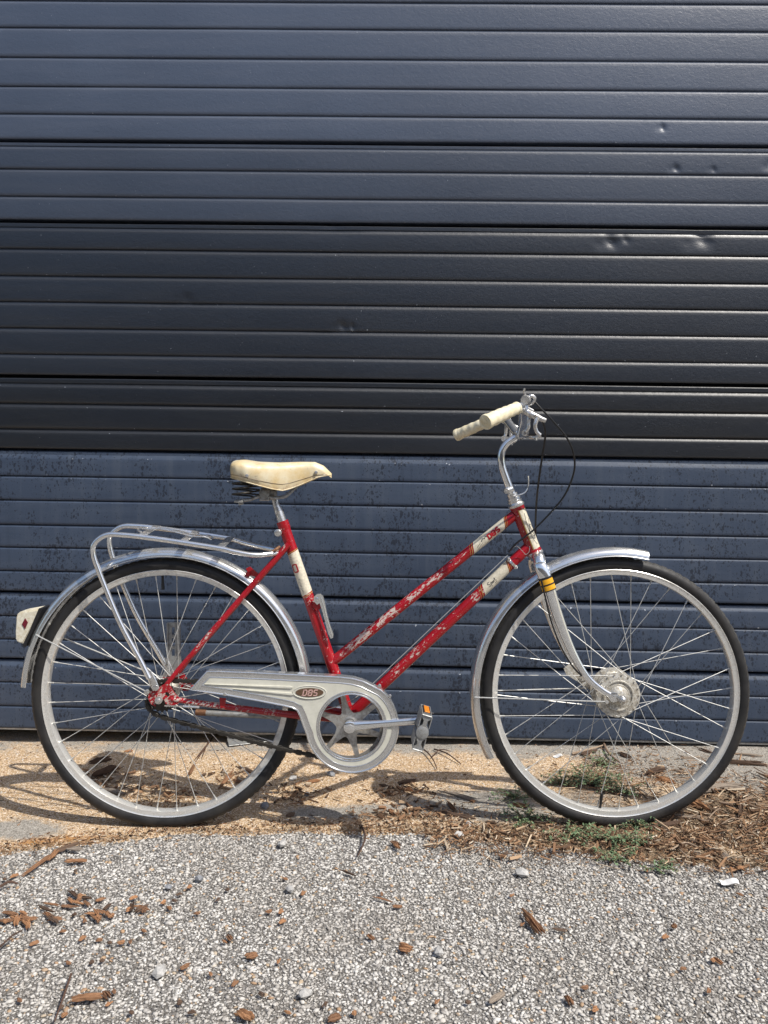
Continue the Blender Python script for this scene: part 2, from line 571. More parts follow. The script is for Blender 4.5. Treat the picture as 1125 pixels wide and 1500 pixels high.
def apron_mat():
    t = NT('sandy concrete'); v = t.pos()
    ns = t.noise(v, 420, 3, .7); nm = t.noise(v, 60, 5, .65); nb = t.noise(v, 6, 5, .6)
    grain = t.xyz(t.vor(v, 390, 'F1', 'Color'))
    sand = t.ramp(grain[0], [(0, (.17, .10, .05)), (.2, (.35, .225, .12)), (.55, (.52, .37, .22)), (.85, (.68, .53, .37)), (1, (.85, .80, .72))])
    conc = t.ramp(grain[1], [(0, (.16, .145, .125)), (.5, (.30, .275, .24)), (1, (.45, .42, .37))])
    dirt = t.ramp(grain[2], [(0, (.04, .03, .02)), (.5, (.13, .09, .055)), (1, (.26, .18, .11))])
    gm = t.attr('grey'); dm = t.attr('dirt'); om = t.attr('rust')
    a = t.ramp(t.math('ADD', gm, t.math('MULTIPLY', t.math('SUBTRACT', t.math('ADD', t.math('MULTIPLY', nb, .6), t.math('MULTIPLY', nm, .4)), .5), 1.3)), [(.40, 0), (.60, 1)])
    c = t.mix(a, sand, conc)
    b = t.ramp(t.math('ADD', om, t.math('MULTIPLY', t.math('SUBTRACT', nm, .5), 1.6)), [(.42, 0), (.75, .8)])
    c = t.mix(b, c, t.mix(grain[1], (.50, .24, .06), (.30, .13, .035)))
    d = t.ramp(t.math('ADD', dm, t.math('MULTIPLY', t.math('SUBTRACT', t.math('ADD', t.math('MULTIPLY', nm, .6), t.math('MULTIPLY', nb, .4)), .5), 1.5)), [(.40, 0), (.66, .9)])
    c = t.mix(d, c, dirt)
    t.p(color=c, rough=.92, spec=.15)
    t.bump(t.math('ADD', t.math('ADD', t.math('MULTIPLY', ns, .6), grain[0]), t.math('MULTIPLY', nm, 1.5)), .55, .003)
    return t.mat
M['apron'] = apron_mat()

def wood_mat(name, a, b, dark, rnd=True):
    t = NT(name)
    v = t.co((10, 190, 190)); n = t.noise(v, 3, 6, .7)
    oi = t.n('ShaderNodeObjectInfo').outputs['Random'] if rnd else t.n('ShaderNodeNewGeometry').outputs['Random Per Island']
    c = t.mix(t.ramp(n, [(.35, 0), (.65, 1)]), a, b)
    c = t.mix(t.math('MULTIPLY', oi, .7), c, dark)
    t.p(color=c, rough=.85, spec=.2); t.bump(n, .8, .0015)
    return t.mat
M['wood_orange'] = wood_mat('orange brown wood', (.44, .24, .125), (.26, .125, .06), (.13, .075, .05))
M['wood_dark'] = wood_mat('dark rotten wood', (.10, .06, .04), (.045, .028, .02), (.16, .11, .08))
M['wood_grey'] = wood_mat('weathered grey wood', (.36, .29, .22), (.20, .15, .11), (.24, .21, .18))
def mulch_mat():
    t = NT('mixed mulch'); rr = t.n('ShaderNodeNewGeometry').outputs['Random Per Island']
    c = t.ramp(rr, [(0, (.04, .027, .02)), (.2, (.10, .062, .04)), (.45, (.24, .135, .075)), (.68, (.36, .22, .125)), (.86, (.46, .35, .235)), (1, (.58, .50, .39))])
    t.p(color=c, rough=.85, spec=.2); return t.mat
M['mulch'] = mulch_mat()
M['twig'] = wood_mat('dry twig', (.44, .35, .26), (.27, .19, .13), (.12, .07, .05))
M['twig_dark'] = wood_mat('dark twig', (.09, .06, .045), (.05, .03, .025), (.12, .07, .05))

def leaf_mat():
    t = NT('weed leaves')
    r = t.n('ShaderNodeNewGeometry').outputs['Random Per Island']
    c = t.ramp(r, [(0, (.065, .115, .055)), (.5, (.13, .20, .10)), (.85, (.19, .26, .14)), (1, (.28, .21, .12))])
    t.p(color=c, rough=.6, spec=.3)
    return t.mat
M['leaf'] = leaf_mat()
M['stem'] = simple('weed stems', (.16, .10, .05), .6)
M['stone'] = simple('pale stone', (.50, .49, .47), .8, .3, 90, bump=.5, bd=.001)
M['stone_blue'] = simple('grey stone', (.30, .31, .33), .75, .3, 90, bump=.5, bd=.001)
M['paper'] = simple('white paper scrap', (.75, .75, .74), .8, .1, 120)
M['facade'] = simple('dark painted facade', (.06, .065, .075), .6, .2, 6)

# ------------------------------------------------------------------ ground
def edge_y(x):
    """Where the sandy concrete ends and the chip seal begins, metres from the camera."""
    xs = [-3, -.98, -.86, -.72, -.55, -.2, .1, .30, .46, .62, .85, 1.05, 3]
    ys = [1.84, 1.845, 1.885, 1.915, 1.965, 1.972, 1.965, 1.925, 1.875, 1.83, 1.80, 1.795, 1.78]
    return float(np.interp(x, xs, ys)) + .012 * mnoise.noise(Vector((x * 7, 3, 0))) + .006 * mnoise.noise(Vector((x * 30, 9, 0)))

# base sheet to the horizon
mb = MB()
mb.add([(-200, -200, -.0064), (200, -200, -.0064), (200, 200, -.0064), (-200, 200, -.0064)], [(0, 1, 2, 3)], smooth=False)
o = mb.build('ground', M['asphalt'])
tag(o, 'grey chip sealed asphalt lot in front of the garage door', kind='structure')

def apron_h(x, y):
    h = .0045 * mnoise.noise(Vector((x * 3, y * 3, 1))) + .0018 * mnoise.noise(Vector((x * 17, y * 17, 2))) + .0008 * mnoise.noise(Vector((x * 60, y * 60, 5)))
    # heap of wood litter on the right
    h += .016 * max(0, min(1, (x - .40) / .5)) * math.exp(-((y - 2.12) / .17) ** 2) * (.7 + .5 * mnoise.noise(Vector((x * 9, y * 9, 4))))
    e = y - edge_y(x)
    h = h * max(0, min(1, e / .04)) + (-.006 + .006 * min(1, max(0, e / .025)))
    for hx, hy in ((-.566, 2.0), (.60, 2.0)):     # tyre footprints stay at zero
        d = math.hypot(x - hx, (y - hy))
        h *= min(1, max(0, (d - .02) / .06))
    return h

def bl(px, py, rx, ry, x, y):
    c = G(px, py)
    return math.exp(-((x - c.x) / rx) ** 2 - ((y - c.y) / ry) ** 2)

XS = np.concatenate([np.arange(-4, -1.5, .1), np.arange(-1.5, 1.5, .009), np.arange(1.5, 4.01, .1)])
NV = 95
vs = []; grey = []; dirt = []; rust = []
for x in XS:
    e = edge_y(x) - .012
    for k in range(NV):
        y = e + (2.95 - e) * (k / (NV - 1)) ** 1.15
        z = apron_h(x, y) if k else -.012
        vs.append((x, y, z))
        g = .24 + .25 * min(1, max(0, (x + .1) / .8))
        g += .55 * bl(20, 1215, .14, .06, x, y) + .5 * bl(520, 1190, .22, .05, x, y) + .55 * bl(700, 1180, .16, .08, x, y) + .5 * bl(1060, 1130, .2, .12, x, y) + .5 * bl(960, 1120, .1, .08, x, y)
        if y > 2.45: g += .30 * min(1, (y - 2.45) / .1)
        d = .21 + .12 * min(1, max(0, (x + .3) / .6)) + .55 * bl(155, 1140, .07, .05, x, y) + .35 * bl(240, 1165, .14, .03, x, y) + .5 * bl(600, 1195, .13, .035, x, y) + .3 * bl(780, 1215, .25, .05, x, y)
        d += .6 * bl(1060, 1200, .22, .16, x, y) + .5 * bl(900, 1235, .25, .07, x, y) + .3 * bl(860, 1140, .12, .12, x, y)
        d += .35 * math.exp(-((y - edge_y(x) - .01) / .02) ** 2)
        r = .55 * bl(90, 1232, .16, .035, x, y) + .25 * math.exp(-((y - edge_y(x) - .03) / .03) ** 2) + .25 * bl(560, 1215, .25, .02, x, y) + .3 * bl(420, 1170, .1, .05, x, y)
        grey.append(g); dirt.append(d); rust.append(r)
fs = []
for i in range(len(XS) - 1):
    for k in range(NV - 1):
        a = i * NV + k
        fs.append((a, a + NV, a + NV + 1, a + 1))
mb = MB(); mb.add(vs, fs)
o = mb.build('pavement', M['apron'], at=(0, 0, 0))
for nm, val in (('grey', grey), ('dirt', dirt), ('rust', rust)):
    a = o.data.attributes.new(nm, 'FLOAT', 'POINT'); a.data.foreach_set('value', val)
tag(o, 'sandy concrete strip between the asphalt and the door', kind='structure')

# stone chips of the seal coat: one countless mass
def stones(name, X, Y, Z, size, mat, label, flat=.46, seed=1):
    r = np.random.default_rng(seed)
    t = (1 + 5 ** .5) / 2
    V = np.array([(-1, t, 0), (1, t, 0), (-1, -t, 0), (1, -t, 0), (0, -1, t), (0, 1, t), (0, -1, -t), (0, 1, -t), (t, 0, -1), (t, 0, 1), (-t, 0, -1), (-t, 0, 1)]) / math.sqrt(1 + t * t)
    Fc = np.array([(0, 11, 5), (0, 5, 1), (0, 1, 7), (0, 7, 10), (0, 10, 11), (1, 5, 9), (5, 11, 4), (11, 10, 2), (10, 7, 6), (7, 1, 8),
                   (3, 9, 4), (3, 4, 2), (3, 2, 6), (3, 6, 8), (3, 8, 9), (4, 9, 5), (2, 4, 11), (6, 2, 10), (8, 6, 7), (9, 8, 1)])
    n = len(X)
    A = np.repeat(V[None], n, 0) * (1 + r.uniform(-.28, .28, (n, 12, 1)))
    sx = size * r.uniform(.75, 1.5, n); sy = size * r.uniform(.6, 1.0, n); sz = size * flat * r.uniform(.7, 1.1, n)
    A = A * np.stack([sx, sy, sz], 1)[:, None, :]
    # random tilt then spin
    q = r.uniform(-.5, .5, n); c, s_ = np.cos(q), np.sin(q)
    y_ = A[..., 1] * c[:, None] - A[..., 2] * s_[:, None]; z_ = A[..., 1] * s_[:, None] + A[..., 2] * c[:, None]
    a = r.uniform(0, 2 * PI, n); c, s_ = np.cos(a), np.sin(a)
    x2 = A[..., 0] * c[:, None] - y_ * s_[:, None]; y2 = A[..., 0] * s_[:, None] + y_ * c[:, None]
    W = np.stack([x2 + X[:, None], y2 + Y[:, None], z_ + Z[:, None]], -1).reshape(-1, 3)
    FF = (Fc[None] + 12 * np.arange(n)[:, None, None]).reshape(-1, 3)
    me = bpy.data.meshes.new(name)
    me.vertices.add(len(W)); me.vertices.foreach_set('co', W.astype(np.float32).ravel())
    me.loops.add(FF.size); me.loops.foreach_set('vertex_index', FF.astype(np.int32).ravel())
    me.polygons.add(len(FF)); me.polygons.foreach_set('loop_start', (np.arange(len(FF)) * 3).astype(np.int32))
    me.update(); me.validate()
    me.materials.append(mat)
    o = link(bpy.data.objects.new(name, me), at=(0, 0, 0))
    tag(o, label, kind='stuff')
    return o
sp = .0062
gx = np.arange(-1.55, 1.55, sp); gy = np.arange(.95, 2.02, sp)
GX, GY = np.meshgrid(gx, gy); GX = GX.ravel() + rng.uniform(-.5, .5, GX.size) * sp; GY = GY.ravel() + rng.uniform(-.5, .5, GY.size) * sp
ed = np.array([edge_y(x) for x in np.linspace(-1.6, 1.6, 800)])
E = np.interp(GX, np.linspace(-1.6, 1.6, 800), ed)
keep = GY < E + rng.normal(0, .010, GX.size) - .002
keep &= rng.uniform(0, 1, GX.size) < .93
GX, GY = GX[keep], GY[keep]
sz = rng.choice([.0023, .0032, .0040, .0050, .0064], GX.size, p=[.28, .34, .24, .11, .03])
stones('gravel', GX, GY, np.full(GX.size, -.0068) + rng.uniform(0, .0021, GX.size), sz, M['gravel'], 'grey and white stone chips bedded in the asphalt')

# ------------------------------------------------------------------ garage door
DOOR_Y = 2.58
door = empty('garage_door', (0, DOOR_Y, 0))
tag(door, 'dark blue black sectional garage door behind the bicycle', 'garage door')
YAW = -.0158; ROLL = -.0150
DR = Matrix.Rotation(YAW, 3, 'Z') @ Matrix.Rotation(-ROLL, 3, 'Y')
def DW(x, o, z):
    """door coordinates (along, outwards, up) to the world"""
    return Vector((0, DOOR_Y, 0)) + DR @ Vector((x, -o, z))
def ZL(py):
    """height on the door of a line that meets the photo's left border at py"""
    d = 2.601
    return HC - (py - 690) * d / F - 1.298 * .0150
HALF = 3.6
dents = []   # (x, z, radius, depth)
for (px, py, r, dp) in ((955, 188, .016, .004), (975, 248, .018, .004), (1030, 250, .014, .003), (1115, 245, .022, .006), (880, 355, .034, .006), (903, 352, .02, .003),
                        (1012, 352, .045, .007), (490, 478, .024, .005), (505, 478, .014, .004), (260, 438, .03, .002), (470, 330, .05, .002)):
    dx = (px - 562.5) * 2.57 / F; dz = HC - (py - 690) * 2.57 / F + dx * .0150
    dents.append((dx, dz, r, dp))
def strip(mb, prof, x0=-HALF, x1=HALF, mi=0, seed=0):
    """prof: (outward, z, edge flag). A sheet-metal strip with slight waviness and the dents."""
    zs = [p[1] for p in prof]
    xs = set(np.round(np.arange(x0, x1 + .001, .06), 4).tolist())
    for (dx, dz, r, dp) in dents:
        if min(zs) - .01 < dz < max(zs) + .01:
            xs |= set(np.round(np.arange(dx - 3 * r, dx + 3 * r, .004), 4).tolist())
    xs = sorted(xs)
    vs = []; ws = []
    for x in xs:
        for (o_, z, e) in prof:
            oo = o_ + .0011 * mnoise.noise(Vector((x * 1.3, z * 5, seed * .7))) + .0004 * mnoise.noise(Vector((x * 7, z * 9, seed)))
            zz = z + .0007 * mnoise.noise(Vector((x * 1.7, seed * 3.1, 8)))
            for (dx, dz, r, dp) in dents:
                q = ((x - dx) / r) ** 2 + ((z - dz) / (r * .7)) ** 2
                if q < 9: oo -= dp * math.exp(-q * 1.2) * (1 + .35 * math.sin((x - dx) / r * 3 + (z - dz) / r * 2))
            vs.append(DW(x, oo, zz)); ws.append(e)
    n = len(prof)
    fs = [(i * n + k, i * n + k + 1, (i + 1) * n + k + 1, (i + 1) * n + k) for i in range(len(xs) - 1) for k in range(n - 1)]
    mb.add(vs, fs, mi, ws)
def slat_profile(zt, zb, bev, rec):
    p = [(-rec - .002, zt, 0), (-rec, zt - .001, 0), (-.0006, zt - bev, .8), (-.0002, zt - bev - .0012, 1), (0, zt - bev - .003, .6)]
    m = 9
    for k in range(1, m):
        p.append((.0006 * math.sin(PI * k / m), zt - bev - .003 + (zb + .003 - (zt - bev - .003)) * k / m, 0))
    p += [(0, zb + .003, 1), (-.0015, zb + .0006, .6), (-rec - .002, zb, 0)]
    return p
SEC = [  # top line, bottom line, groove lines, paint index, bevel, recess, ledge depth, ledge height
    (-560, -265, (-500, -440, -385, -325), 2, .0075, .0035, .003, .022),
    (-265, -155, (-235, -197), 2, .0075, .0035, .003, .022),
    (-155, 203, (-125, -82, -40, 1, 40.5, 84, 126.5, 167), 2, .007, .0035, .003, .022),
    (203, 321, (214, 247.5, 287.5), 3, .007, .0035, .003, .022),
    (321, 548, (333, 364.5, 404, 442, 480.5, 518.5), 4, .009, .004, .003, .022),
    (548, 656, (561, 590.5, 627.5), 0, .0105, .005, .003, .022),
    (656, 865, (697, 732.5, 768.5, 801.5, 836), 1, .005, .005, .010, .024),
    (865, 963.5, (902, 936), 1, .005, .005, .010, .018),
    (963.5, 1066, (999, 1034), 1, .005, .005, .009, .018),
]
sid = 0
for (yt, yb, gr, dusty, bev, rec, ldep, lh) in SEC:  # dusty is the paint index here; 2 to 4 have sky reflection painted in
    zt, zb = ZL(yt), ZL(yb)
    mat = M[('door_clean', 'door_dusty', 'door_sky_strong', 'door_sky_mid', 'door_sky_faint')[dusty]]
    low = dusty == 1
    mb = MB()
    # back sheet of the section (groove floors) and the tongue that slips behind the section above
    gap = .0075 if low else .0115
    top = zt - gap
    strip(mb, [(-.045, zt + .012, 0), (-.030, top + .004, 0), (-.0295, top, 0), (-.010, top - .0005, 0), (-rec - .0015, top - .004, 0), (-rec - .001, zb + .002, 0), (-.040, zb + .001, 0)], seed=sid)
    sec = mb.build('door_section', mat, door)
    # slats
    edges = [zt - gap] + [ZL(g) for g in gr] + [zb]
    for i in range(len(edges) - 1):
        a, b = edges[i], edges[i + 1]
        mb = MB(); sid += 1
        bt = b + (.0022 if i < len(edges) - 2 else 0)
        if i == 0:
            if not low:
                prof = [(-.029, a, 0), (-ldep - .001, a - .0005, .5), (-ldep, a - .002, .6)] + [(-ldep + .0003, a + (bt + .002 - a) * k / 6, 0) for k in range(1, 6)] + [(-ldep, bt + .001, .6), (-rec - .001, bt, 0)]
                if len(gr) > 3 and a - bt > .05:   # full-height top slat
                    prof = [(-.029, a, 0)] + slat_profile(a, bt, .004, .004)[1:]
            else:
                prof = [(-.029, a, 0), (-ldep - .002, a - .001, 0), (-ldep, a - .003, 0), (-ldep * .45, a - lh * .75, .3), (-.0006, a - lh, 1), (0, a - lh - .003, 1)]
                for k in range(1, 7):
                    prof.append((.0003, a - lh - .003 + (bt + .003 - (a - lh - .003)) * k / 7, 0))
                prof += [(0, bt + .003, .8), (-.001, bt + .0006, .5), (-rec - .002, bt, 0)]
            strip(mb, prof, seed=sid)
        else:
            p = slat_profile(a, bt, bev, rec)
            if i == len(edges) - 2:
                p[-1] = (-.035, bt, 0)
            strip(mb, p, seed=sid)
        mb.build('slat', mat, sec)
# rubber seal and bottom bar
mb = MB(); zb = ZL(1066)
strip(mb, [(-.004, zb - .0005, 0), (-.004, zb - .006, 0), (-.19, zb - .007, 0)], seed=99)
mb.build('bottom_bar', M['galv'], door)
mb = MB()
strip(mb, [(-.17, zb - .004, 0), (-.165, zb - .015, 0), (-.17, zb - .03, 0), (-.176, zb - .10, 0), (-.20, zb - .10, 0), (-.20, zb - .004, 0)], seed=98)
mb.build('door_seal', M['rubber'], door)
# facade round and behind the door
mb = MB()
box(mb, (0, 3.15, 3.1), (14, .6, 6.2))
o = mb.build('wall', M['facade']); tag(o, 'dark painted facade that frames the garage door', kind='structure')

# block added unseen behind the camera to darken reflections in door and chrome
mb = MB()
box(mb, (0, -23, 3.6), (60, 6, 7.2)); box(mb, (0, -19.9, 7.3), (60.4, .5, .35))
added_bld = mb.build('added_building', simple('dark brown brick of added building', (.10, .065, .05), .8, .3, 3), at=(0, -23, 0))
tag(added_bld, 'dark brick block added unseen behind the camera to darken the door reflections', 'added_building')
for i in range(9):
    mb = MB(); x = -24 + i * 6
    box(mb, (x, -19.98, 2.0), (2.4, .08, 2.2)); mb.build('added_window', M['black_plastic'], added_bld)

# ------------------------------------------------------------------ bicycle
bike = empty('bicycle', P(572, 1209.5))
tag(bike, 'red step-through bicycle with cream saddle and grips standing in front of the dark garage door', 'bicycle')

RH = P(244, 1014); FH = P(900, 1013.3)
BB = P(514, 1051)
YD = Vector((0, 1, 0))

def tyre_mesh(c, R=.3497, r=.0178, seed=0):
    mb = MB(); nm, ns = 400, 26
    vs = []; ws = []
    for i in range(nm):
        a = 2 * PI * i / nm
        for k in range(ns):
            b = 2 * PI * k / ns
            rr = r
            tread = abs(b if b < PI else b - 2 * PI) < .75
            if tread:
                rr = r + (.0005 if ((i + (k % 3)) % 4) < 2 else -.0016)
            x = (R - r) + rr * math.cos(b)
            vs.append((c.x + x * math.cos(a), c.y + rr * 1.0 * math.sin(b), c.z + x * math.sin(a)))
            ws.append(1.0 if tread else 0.0)
    fs = [(i * ns + k, i * ns + (k + 1) % ns, ((i + 1) % nm) * ns + (k + 1) % ns, ((i + 1) % nm) * ns + k) for i in range(nm) for k in range(ns)]
    mb.add(vs, fs, 0, ws)
    return mb

def ring_sweep(c, prof, n=180, a0=0, a1=2 * PI, closed=True, cp=True, mi=0, mb=None):
    """prof: (radius, dep) loop swept about the wheel axis."""
    mb = mb or MB(); m = len(prof); vs = []
    N = n if closed else n + 1
    for i in range(N):
        a = a0 + (a1 - a0) * i / n
        for (R_, d) in prof:
            vs.append((c.x + R_ * math.cos(a), c.y + d, c.z + R_ * math.sin(a)))
    fs = []
    for i in range(n):
        j = (i + 1) % N
        for k in range(m if cp else m - 1):
            fs.append((i * m + k, i * m + (k + 1) % m, j * m + (k + 1) % m, j * m + k))
    if not closed and cp:
        fs.append(tuple(range(m))); fs.append(tuple((N - 1) * m + k for k in reversed(range(m))))
    mb.add(vs, fs, mi)
    return mb

def wheel(c, rh, hw, phase, valve_a, front):
    w_ = empty('wheel', c, bike)
    tyre_mesh(c).build('tyre', M['tyre'], w_)
    rim = [(.3190, -.0130), (.3200, -.0144), (.3188, -.0152), (.3172, -.0140), (.3125, -.0132), (.3060, -.0124), (.3050, -.0095), (.3042, -.004), (.3040, 0), (.3042, .004), (.3050, .0095), (.3060, .0124), (.3125, .0132), (.3172, .0140), (.3188, .0152), (.3190, .0125), (.311, .008), (.311, -.008)]
    ring_sweep(c, rim).build('rim', M['rim'], w_)
    nsp = 36
    for i in range(nsp):
        a = phase + 2 * PI * i / nsp
        side = -1 if i % 2 else 1
        lead = 1 if (i // 2) % 2 else -1
        ha = a + lead * math.radians(68)
        p0 = Vector((c.x + rh * math.cos(ha), c.y + side * hw + lead * .0015, c.z + rh * math.sin(ha)))
        p1 = Vector((c.x + .3045 * math.cos(a), c.y + side * .003, c.z + .3045 * math.sin(a)))
        mb = MB()
        rod(mb, p0, p1, .00098, 5)
        d = (p0 - p1).normalized()
        rod(mb, p1 - d * .001, p1 + d * .012, .0020, 6)
        mb.build('spoke', M['spoke'], w_)
    # valve
    mb = MB(); dr = Vector((math.cos(valve_a), 0, math.sin(valve_a)))
    p = c + dr * .303
    rod(mb, p, p - dr * .032, .0034, 8); rod(mb, p - dr * .02, p - dr * .036, .0042, 8)
    mb.build('valve', M['black_plastic'], w_)
    return w_

# front wheel with its drum hub
fw = wheel(FH, .052, .030, .03, math.radians(-97), True)
mb = MB()
lathe(mb, FH + YD * -.034, YD, [(0, .030), (.001, .047), (.0018, .049), (.003, .057), (.006, .0575), (.008, .052), (.012, .047), (.034, .045), (.050, .045), (.056, .047), (.058, .0565), (.062, .0565), (.063, .05), (.064, .03)], 48)
lathe(mb, FH + YD * -.0375, YD, [(.003, .040), (0, .0385), (0, .036), (.003, .0345)], 40, cap=False)
lathe(mb, FH + YD * -.0362, YD, [(0, .028), (.0019, .0295)], 40)
lathe(mb, FH + YD * -.050, YD, [(0, .012), (.002, .016), (.008, .018), (.012, .024), (.0165, .026), (.018, .03)], 28)
for k in range(18):   # spoke heads
    a = 2 * PI * k / 18
    lathe(mb, FH + Vector((.0535 * math.cos(a), -.0355, .0535 * math.sin(a))), YD, [(0, .0016), (.003, .002)], 6)
for k in range(10):
    a = 2 * PI * k / 10 + .2
    lathe(mb, FH + Vector((.0405 * math.cos(a), -.0365, .0405 * math.sin(a))), YD, [(0, .0012), (.003, .0018)], 6)
mb.build('hub', M['hub'], fw)
mb = MB()
lathe(mb, FH + YD * -.078, YD, [(0, .0035), (.003, .0055), (.004, .0078), (.010, .0085), (.0105, .0105), (.014, .0105), (.0145, .0055), (.03, .0055)], 12)
mb.build('axle_nut', M['chrome_dull'], fw)
mb = MB()
lathe(mb, FH + YD * .05, YD, [(0, .0055), (.014, .0055), (.0145, .0095), (.022, .0095), (.022, .004), (.027, .004)], 6)
mb.build('axle_nut', M['chrome_dull'], fw)
# brake arm of the drum
mb = MB()
plate(mb, [[(838, 993), (846, 985), (856, 988), (864, 1000), (880, 1015), (893, 1018), (893, 1028), (878, 1026), (858, 1012), (842, 1002)]], .045, .0485, pc=-.045)
lathe(mb, P(850, 994, .045), YD, [(-.003, .004), (.006, .004)], 8)
mb.build('brake_arm', M['hub'], bike)

rw = wheel(RH, .026, .027, .09, math.radians(92), False)
mb = MB()
lathe(mb, RH + YD * -.032, YD, [(0, .020), (.003, .020), (.0035, .029), (.0065, .0295), (.008, .022), (.02, .019), (.045, .019), (.056, .022), (.058, .0295), (.061, .029), (.062, .02), (.068, .016)], 32)
mb.build('hub', M['hub'], rw)
# sprocket
mb = MB(); ring = []
for k in range(19 * 4):
    a = 2 * PI * k / 76; r_ = .0385 if k % 4 in (1, 2) else .0345
    ring.append((RH.x + r_ * math.cos(a), RH.z + r_ * math.sin(a)))
N = len(ring)
vs = [(x, RH.y - .044, z) for x, z in ring] + [(x, RH.y - .0415, z) for x, z in ring]
mb.add(vs, [tuple(reversed(range(N))), tuple(range(N, 2 * N))] + [(i, (i + 1) % N, N + (i + 1) % N, N + i) for i in range(N)], smooth=False)
lathe(mb, RH + YD * -.047, YD, [(0, .015), (.001, .024), (.004, .024)], 20)
mb.build('sprocket', M['steel_dark'], rw)
mb = MB()
lathe(mb, RH + YD * -.083, YD, [(0, .0032), (.001, .0058), (.010, .0062), (.0105, .0095), (.017, .0098), (.0175, .006), (.03, .006)], 14)
mb.build('axle_nut', M['chrome_dull'], rw)
mb = MB()
lathe(mb, RH + YD * .062, YD, [(0, .006), (.002, .0095), (.01, .0095), (.01, .005), (.018, .004)], 6)
mb.build('axle_nut', M['chrome_dull'], rw)
mb = MB()   # gear pull chain
for k in range(13):
    p = P(242 + k * 2.1, 1034.2 + .06 * k, -.078)
    lathe(mb, p - YD * .001, (0, 1, 0) if k % 2 else (0, 0, 1), [(0, .0007), (0, .0022), (.002, .0022), (.002, .0007)], 8)
rod(mb, P(268, 1034.5, -.076), P(292, 1036, -.072), .0030, 8)
mb.build('gear_chain', M['chrome_dull'], bike)

# ---- frame
def wr_tube(spans, lo=0.0, facing=True):
    """wear along a tube: spans of (t0, t1, amount); heavier on the upper near side"""
    def f(t, a, d):
        v = lo
        for (t0, t1, k) in spans:
            e = min(1, max(0, (t - t0) / .04)) * min(1, max(0, (t1 - t) / .04))
            v = max(v, k * e)
        if facing:
            n = d.normalized()
            v *= max(.1, min(1, 1.35 * (-n.y * .8 + n.z * .45) - .12))
        return v
    return f
mb = MB()
ST0, ST1 = P(413.5, 764), P(513, 1051)
HT0, HT1 = P(756.5, 741), P(783, 809)
TT0, TT1 = P(753, 755), P(488, 968.5)
DT0, DT1 = P(779, 797), P(512, 1048)
rod(mb, ST0, ST1, .0146, 28, n=60, wear=wr_tube([(.33, .5, .52), (.5, .9, .28)]))
rod(mb, HT0, HT1, .0180, 28, n=16, wear=wr_tube([(.0, 1, .12)]))
rod(mb, TT0, TT1, .0130, 28, n=60, wear=wr_tube([(.22, .36, .42), (.36, .62, .86), (.62, .97, .93)]))
rod(mb, DT0, DT1, .0142, 28, n=60, wear=wr_tube([(.25, .45, .42), (.45, .78, .62), (.78, .9, .5)]))
# head lugs
HD = (HT1 - HT0).normalized()
lathe(mb, HT0 - HD * .001, HD, [(0, .0195), (.006, .0195), (.008, .0182)], 28)
lathe(mb, HT1 - HD * .010, HD, [(0, .0182), (.003, .0195), (.012, .0195)], 28)
# bottom bracket shell
lathe(mb, BB + YD * -.036, YD, [(0, .017), (.001, .021), (.071, .021), (.072, .017)], 28)
for s in (-1, 1):
    # seat stays and chain stays
    ss = wr_tube([(.0, .08, .8), (.55, 1, .62), (.25, .55, .15)])
    if s < 0:
        a = P(423, 797, -.016); b = P(262, 980, -.052); c = P(240, 1008, -.058)
    else:
        q = P(423, 797, -.016); a = Vector((q.x, 2.016, q.z)); q = P(262, 980, -.052); b = Vector((q.x, 2.052, q.z)); q = P(240, 1008, -.058); c = Vector((q.x, 2.058, q.z))
    pts = [a.lerp(b, i / 30) for i in range(31)] + [c]
    tube(mb, pts, [.0082, .0080, .0075, .0066, .006], 16, wear=ss)
    q0 = P(251, 1024, -.060); q1 = P(330, 1035, -.056); q2 = P(437, 1048, -.045); q3 = P(505, 1053, -.022)
    pts = [Vector((q.x, 2 + s * abs(q.y - 2), q.z)) for q in (q0, q1, q2, q3)]
    tube(mb, cat(pts, 10), [.0062, .0078, .0088, .0098], 16, wear=wr_tube([(0, .35, .82), (.35, .6, .5)], facing=False))
    # dropout plates
    plate(mb, [[(218, 1012), (226, 1012), (234, 1006), (244, 1000), (250, 1006), (256, 1016), (262, 1022), (262, 1031), (252, 1033), (243, 1031), (240, 1024), (232, 1023), (227, 1029), (228, 1035), (221, 1031), (217, 1022)], [(243, 1013), (247, 1014), (249, 1018), (246, 1021), (242, 1018)]],
          -.0635 * -s if s > 0 else -.0635, (.0675 if s > 0 else -.0595), pc=-.062, wear=.62)
# stay bridges and the small mudguard lug
q = P(368, 838, 0)
rod(mb, Vector((q.x - .004, 1.972, q.z - .002)), Vector((q.x - .004, 2.028, q.z - .002)), .006, 12, wear=wr_tube([(0, 1, .5)], facing=False))
plate(mb, [[(360, 833), (366, 830), (378, 840), (375, 845), (366, 843)]], -.020, -.017, pc=-.02)
q = P(452, 1046, 0); rod(mb, Vector((q.x, 1.957, q.z)), Vector((q.x, 2.043, q.z)), .007, 12)
# guard bracket
plate(mb, [[(321.5, 1022), (331, 1023), (330, 1037), (323, 1036)]], -.066, -.062, pc=-.064)
# seat lug with binder ears
SD = (ST1 - ST0).normalized()
lathe(mb, ST0 - SD * .001, SD, [(0, .0158), (.020, .0158), (.0235, .0146)], 28)
lathe(mb, P(409, 780, -.012), YD, [(0, .0075), (.024, .0075)], 14)
# pegs
plate(mb, [[(459, 882), (468, 884), (470, 891), (464, 894), (458, 888)]], -.019, -.008, pc=-.012)
frame = mb.build('frame', M['red'], bike)

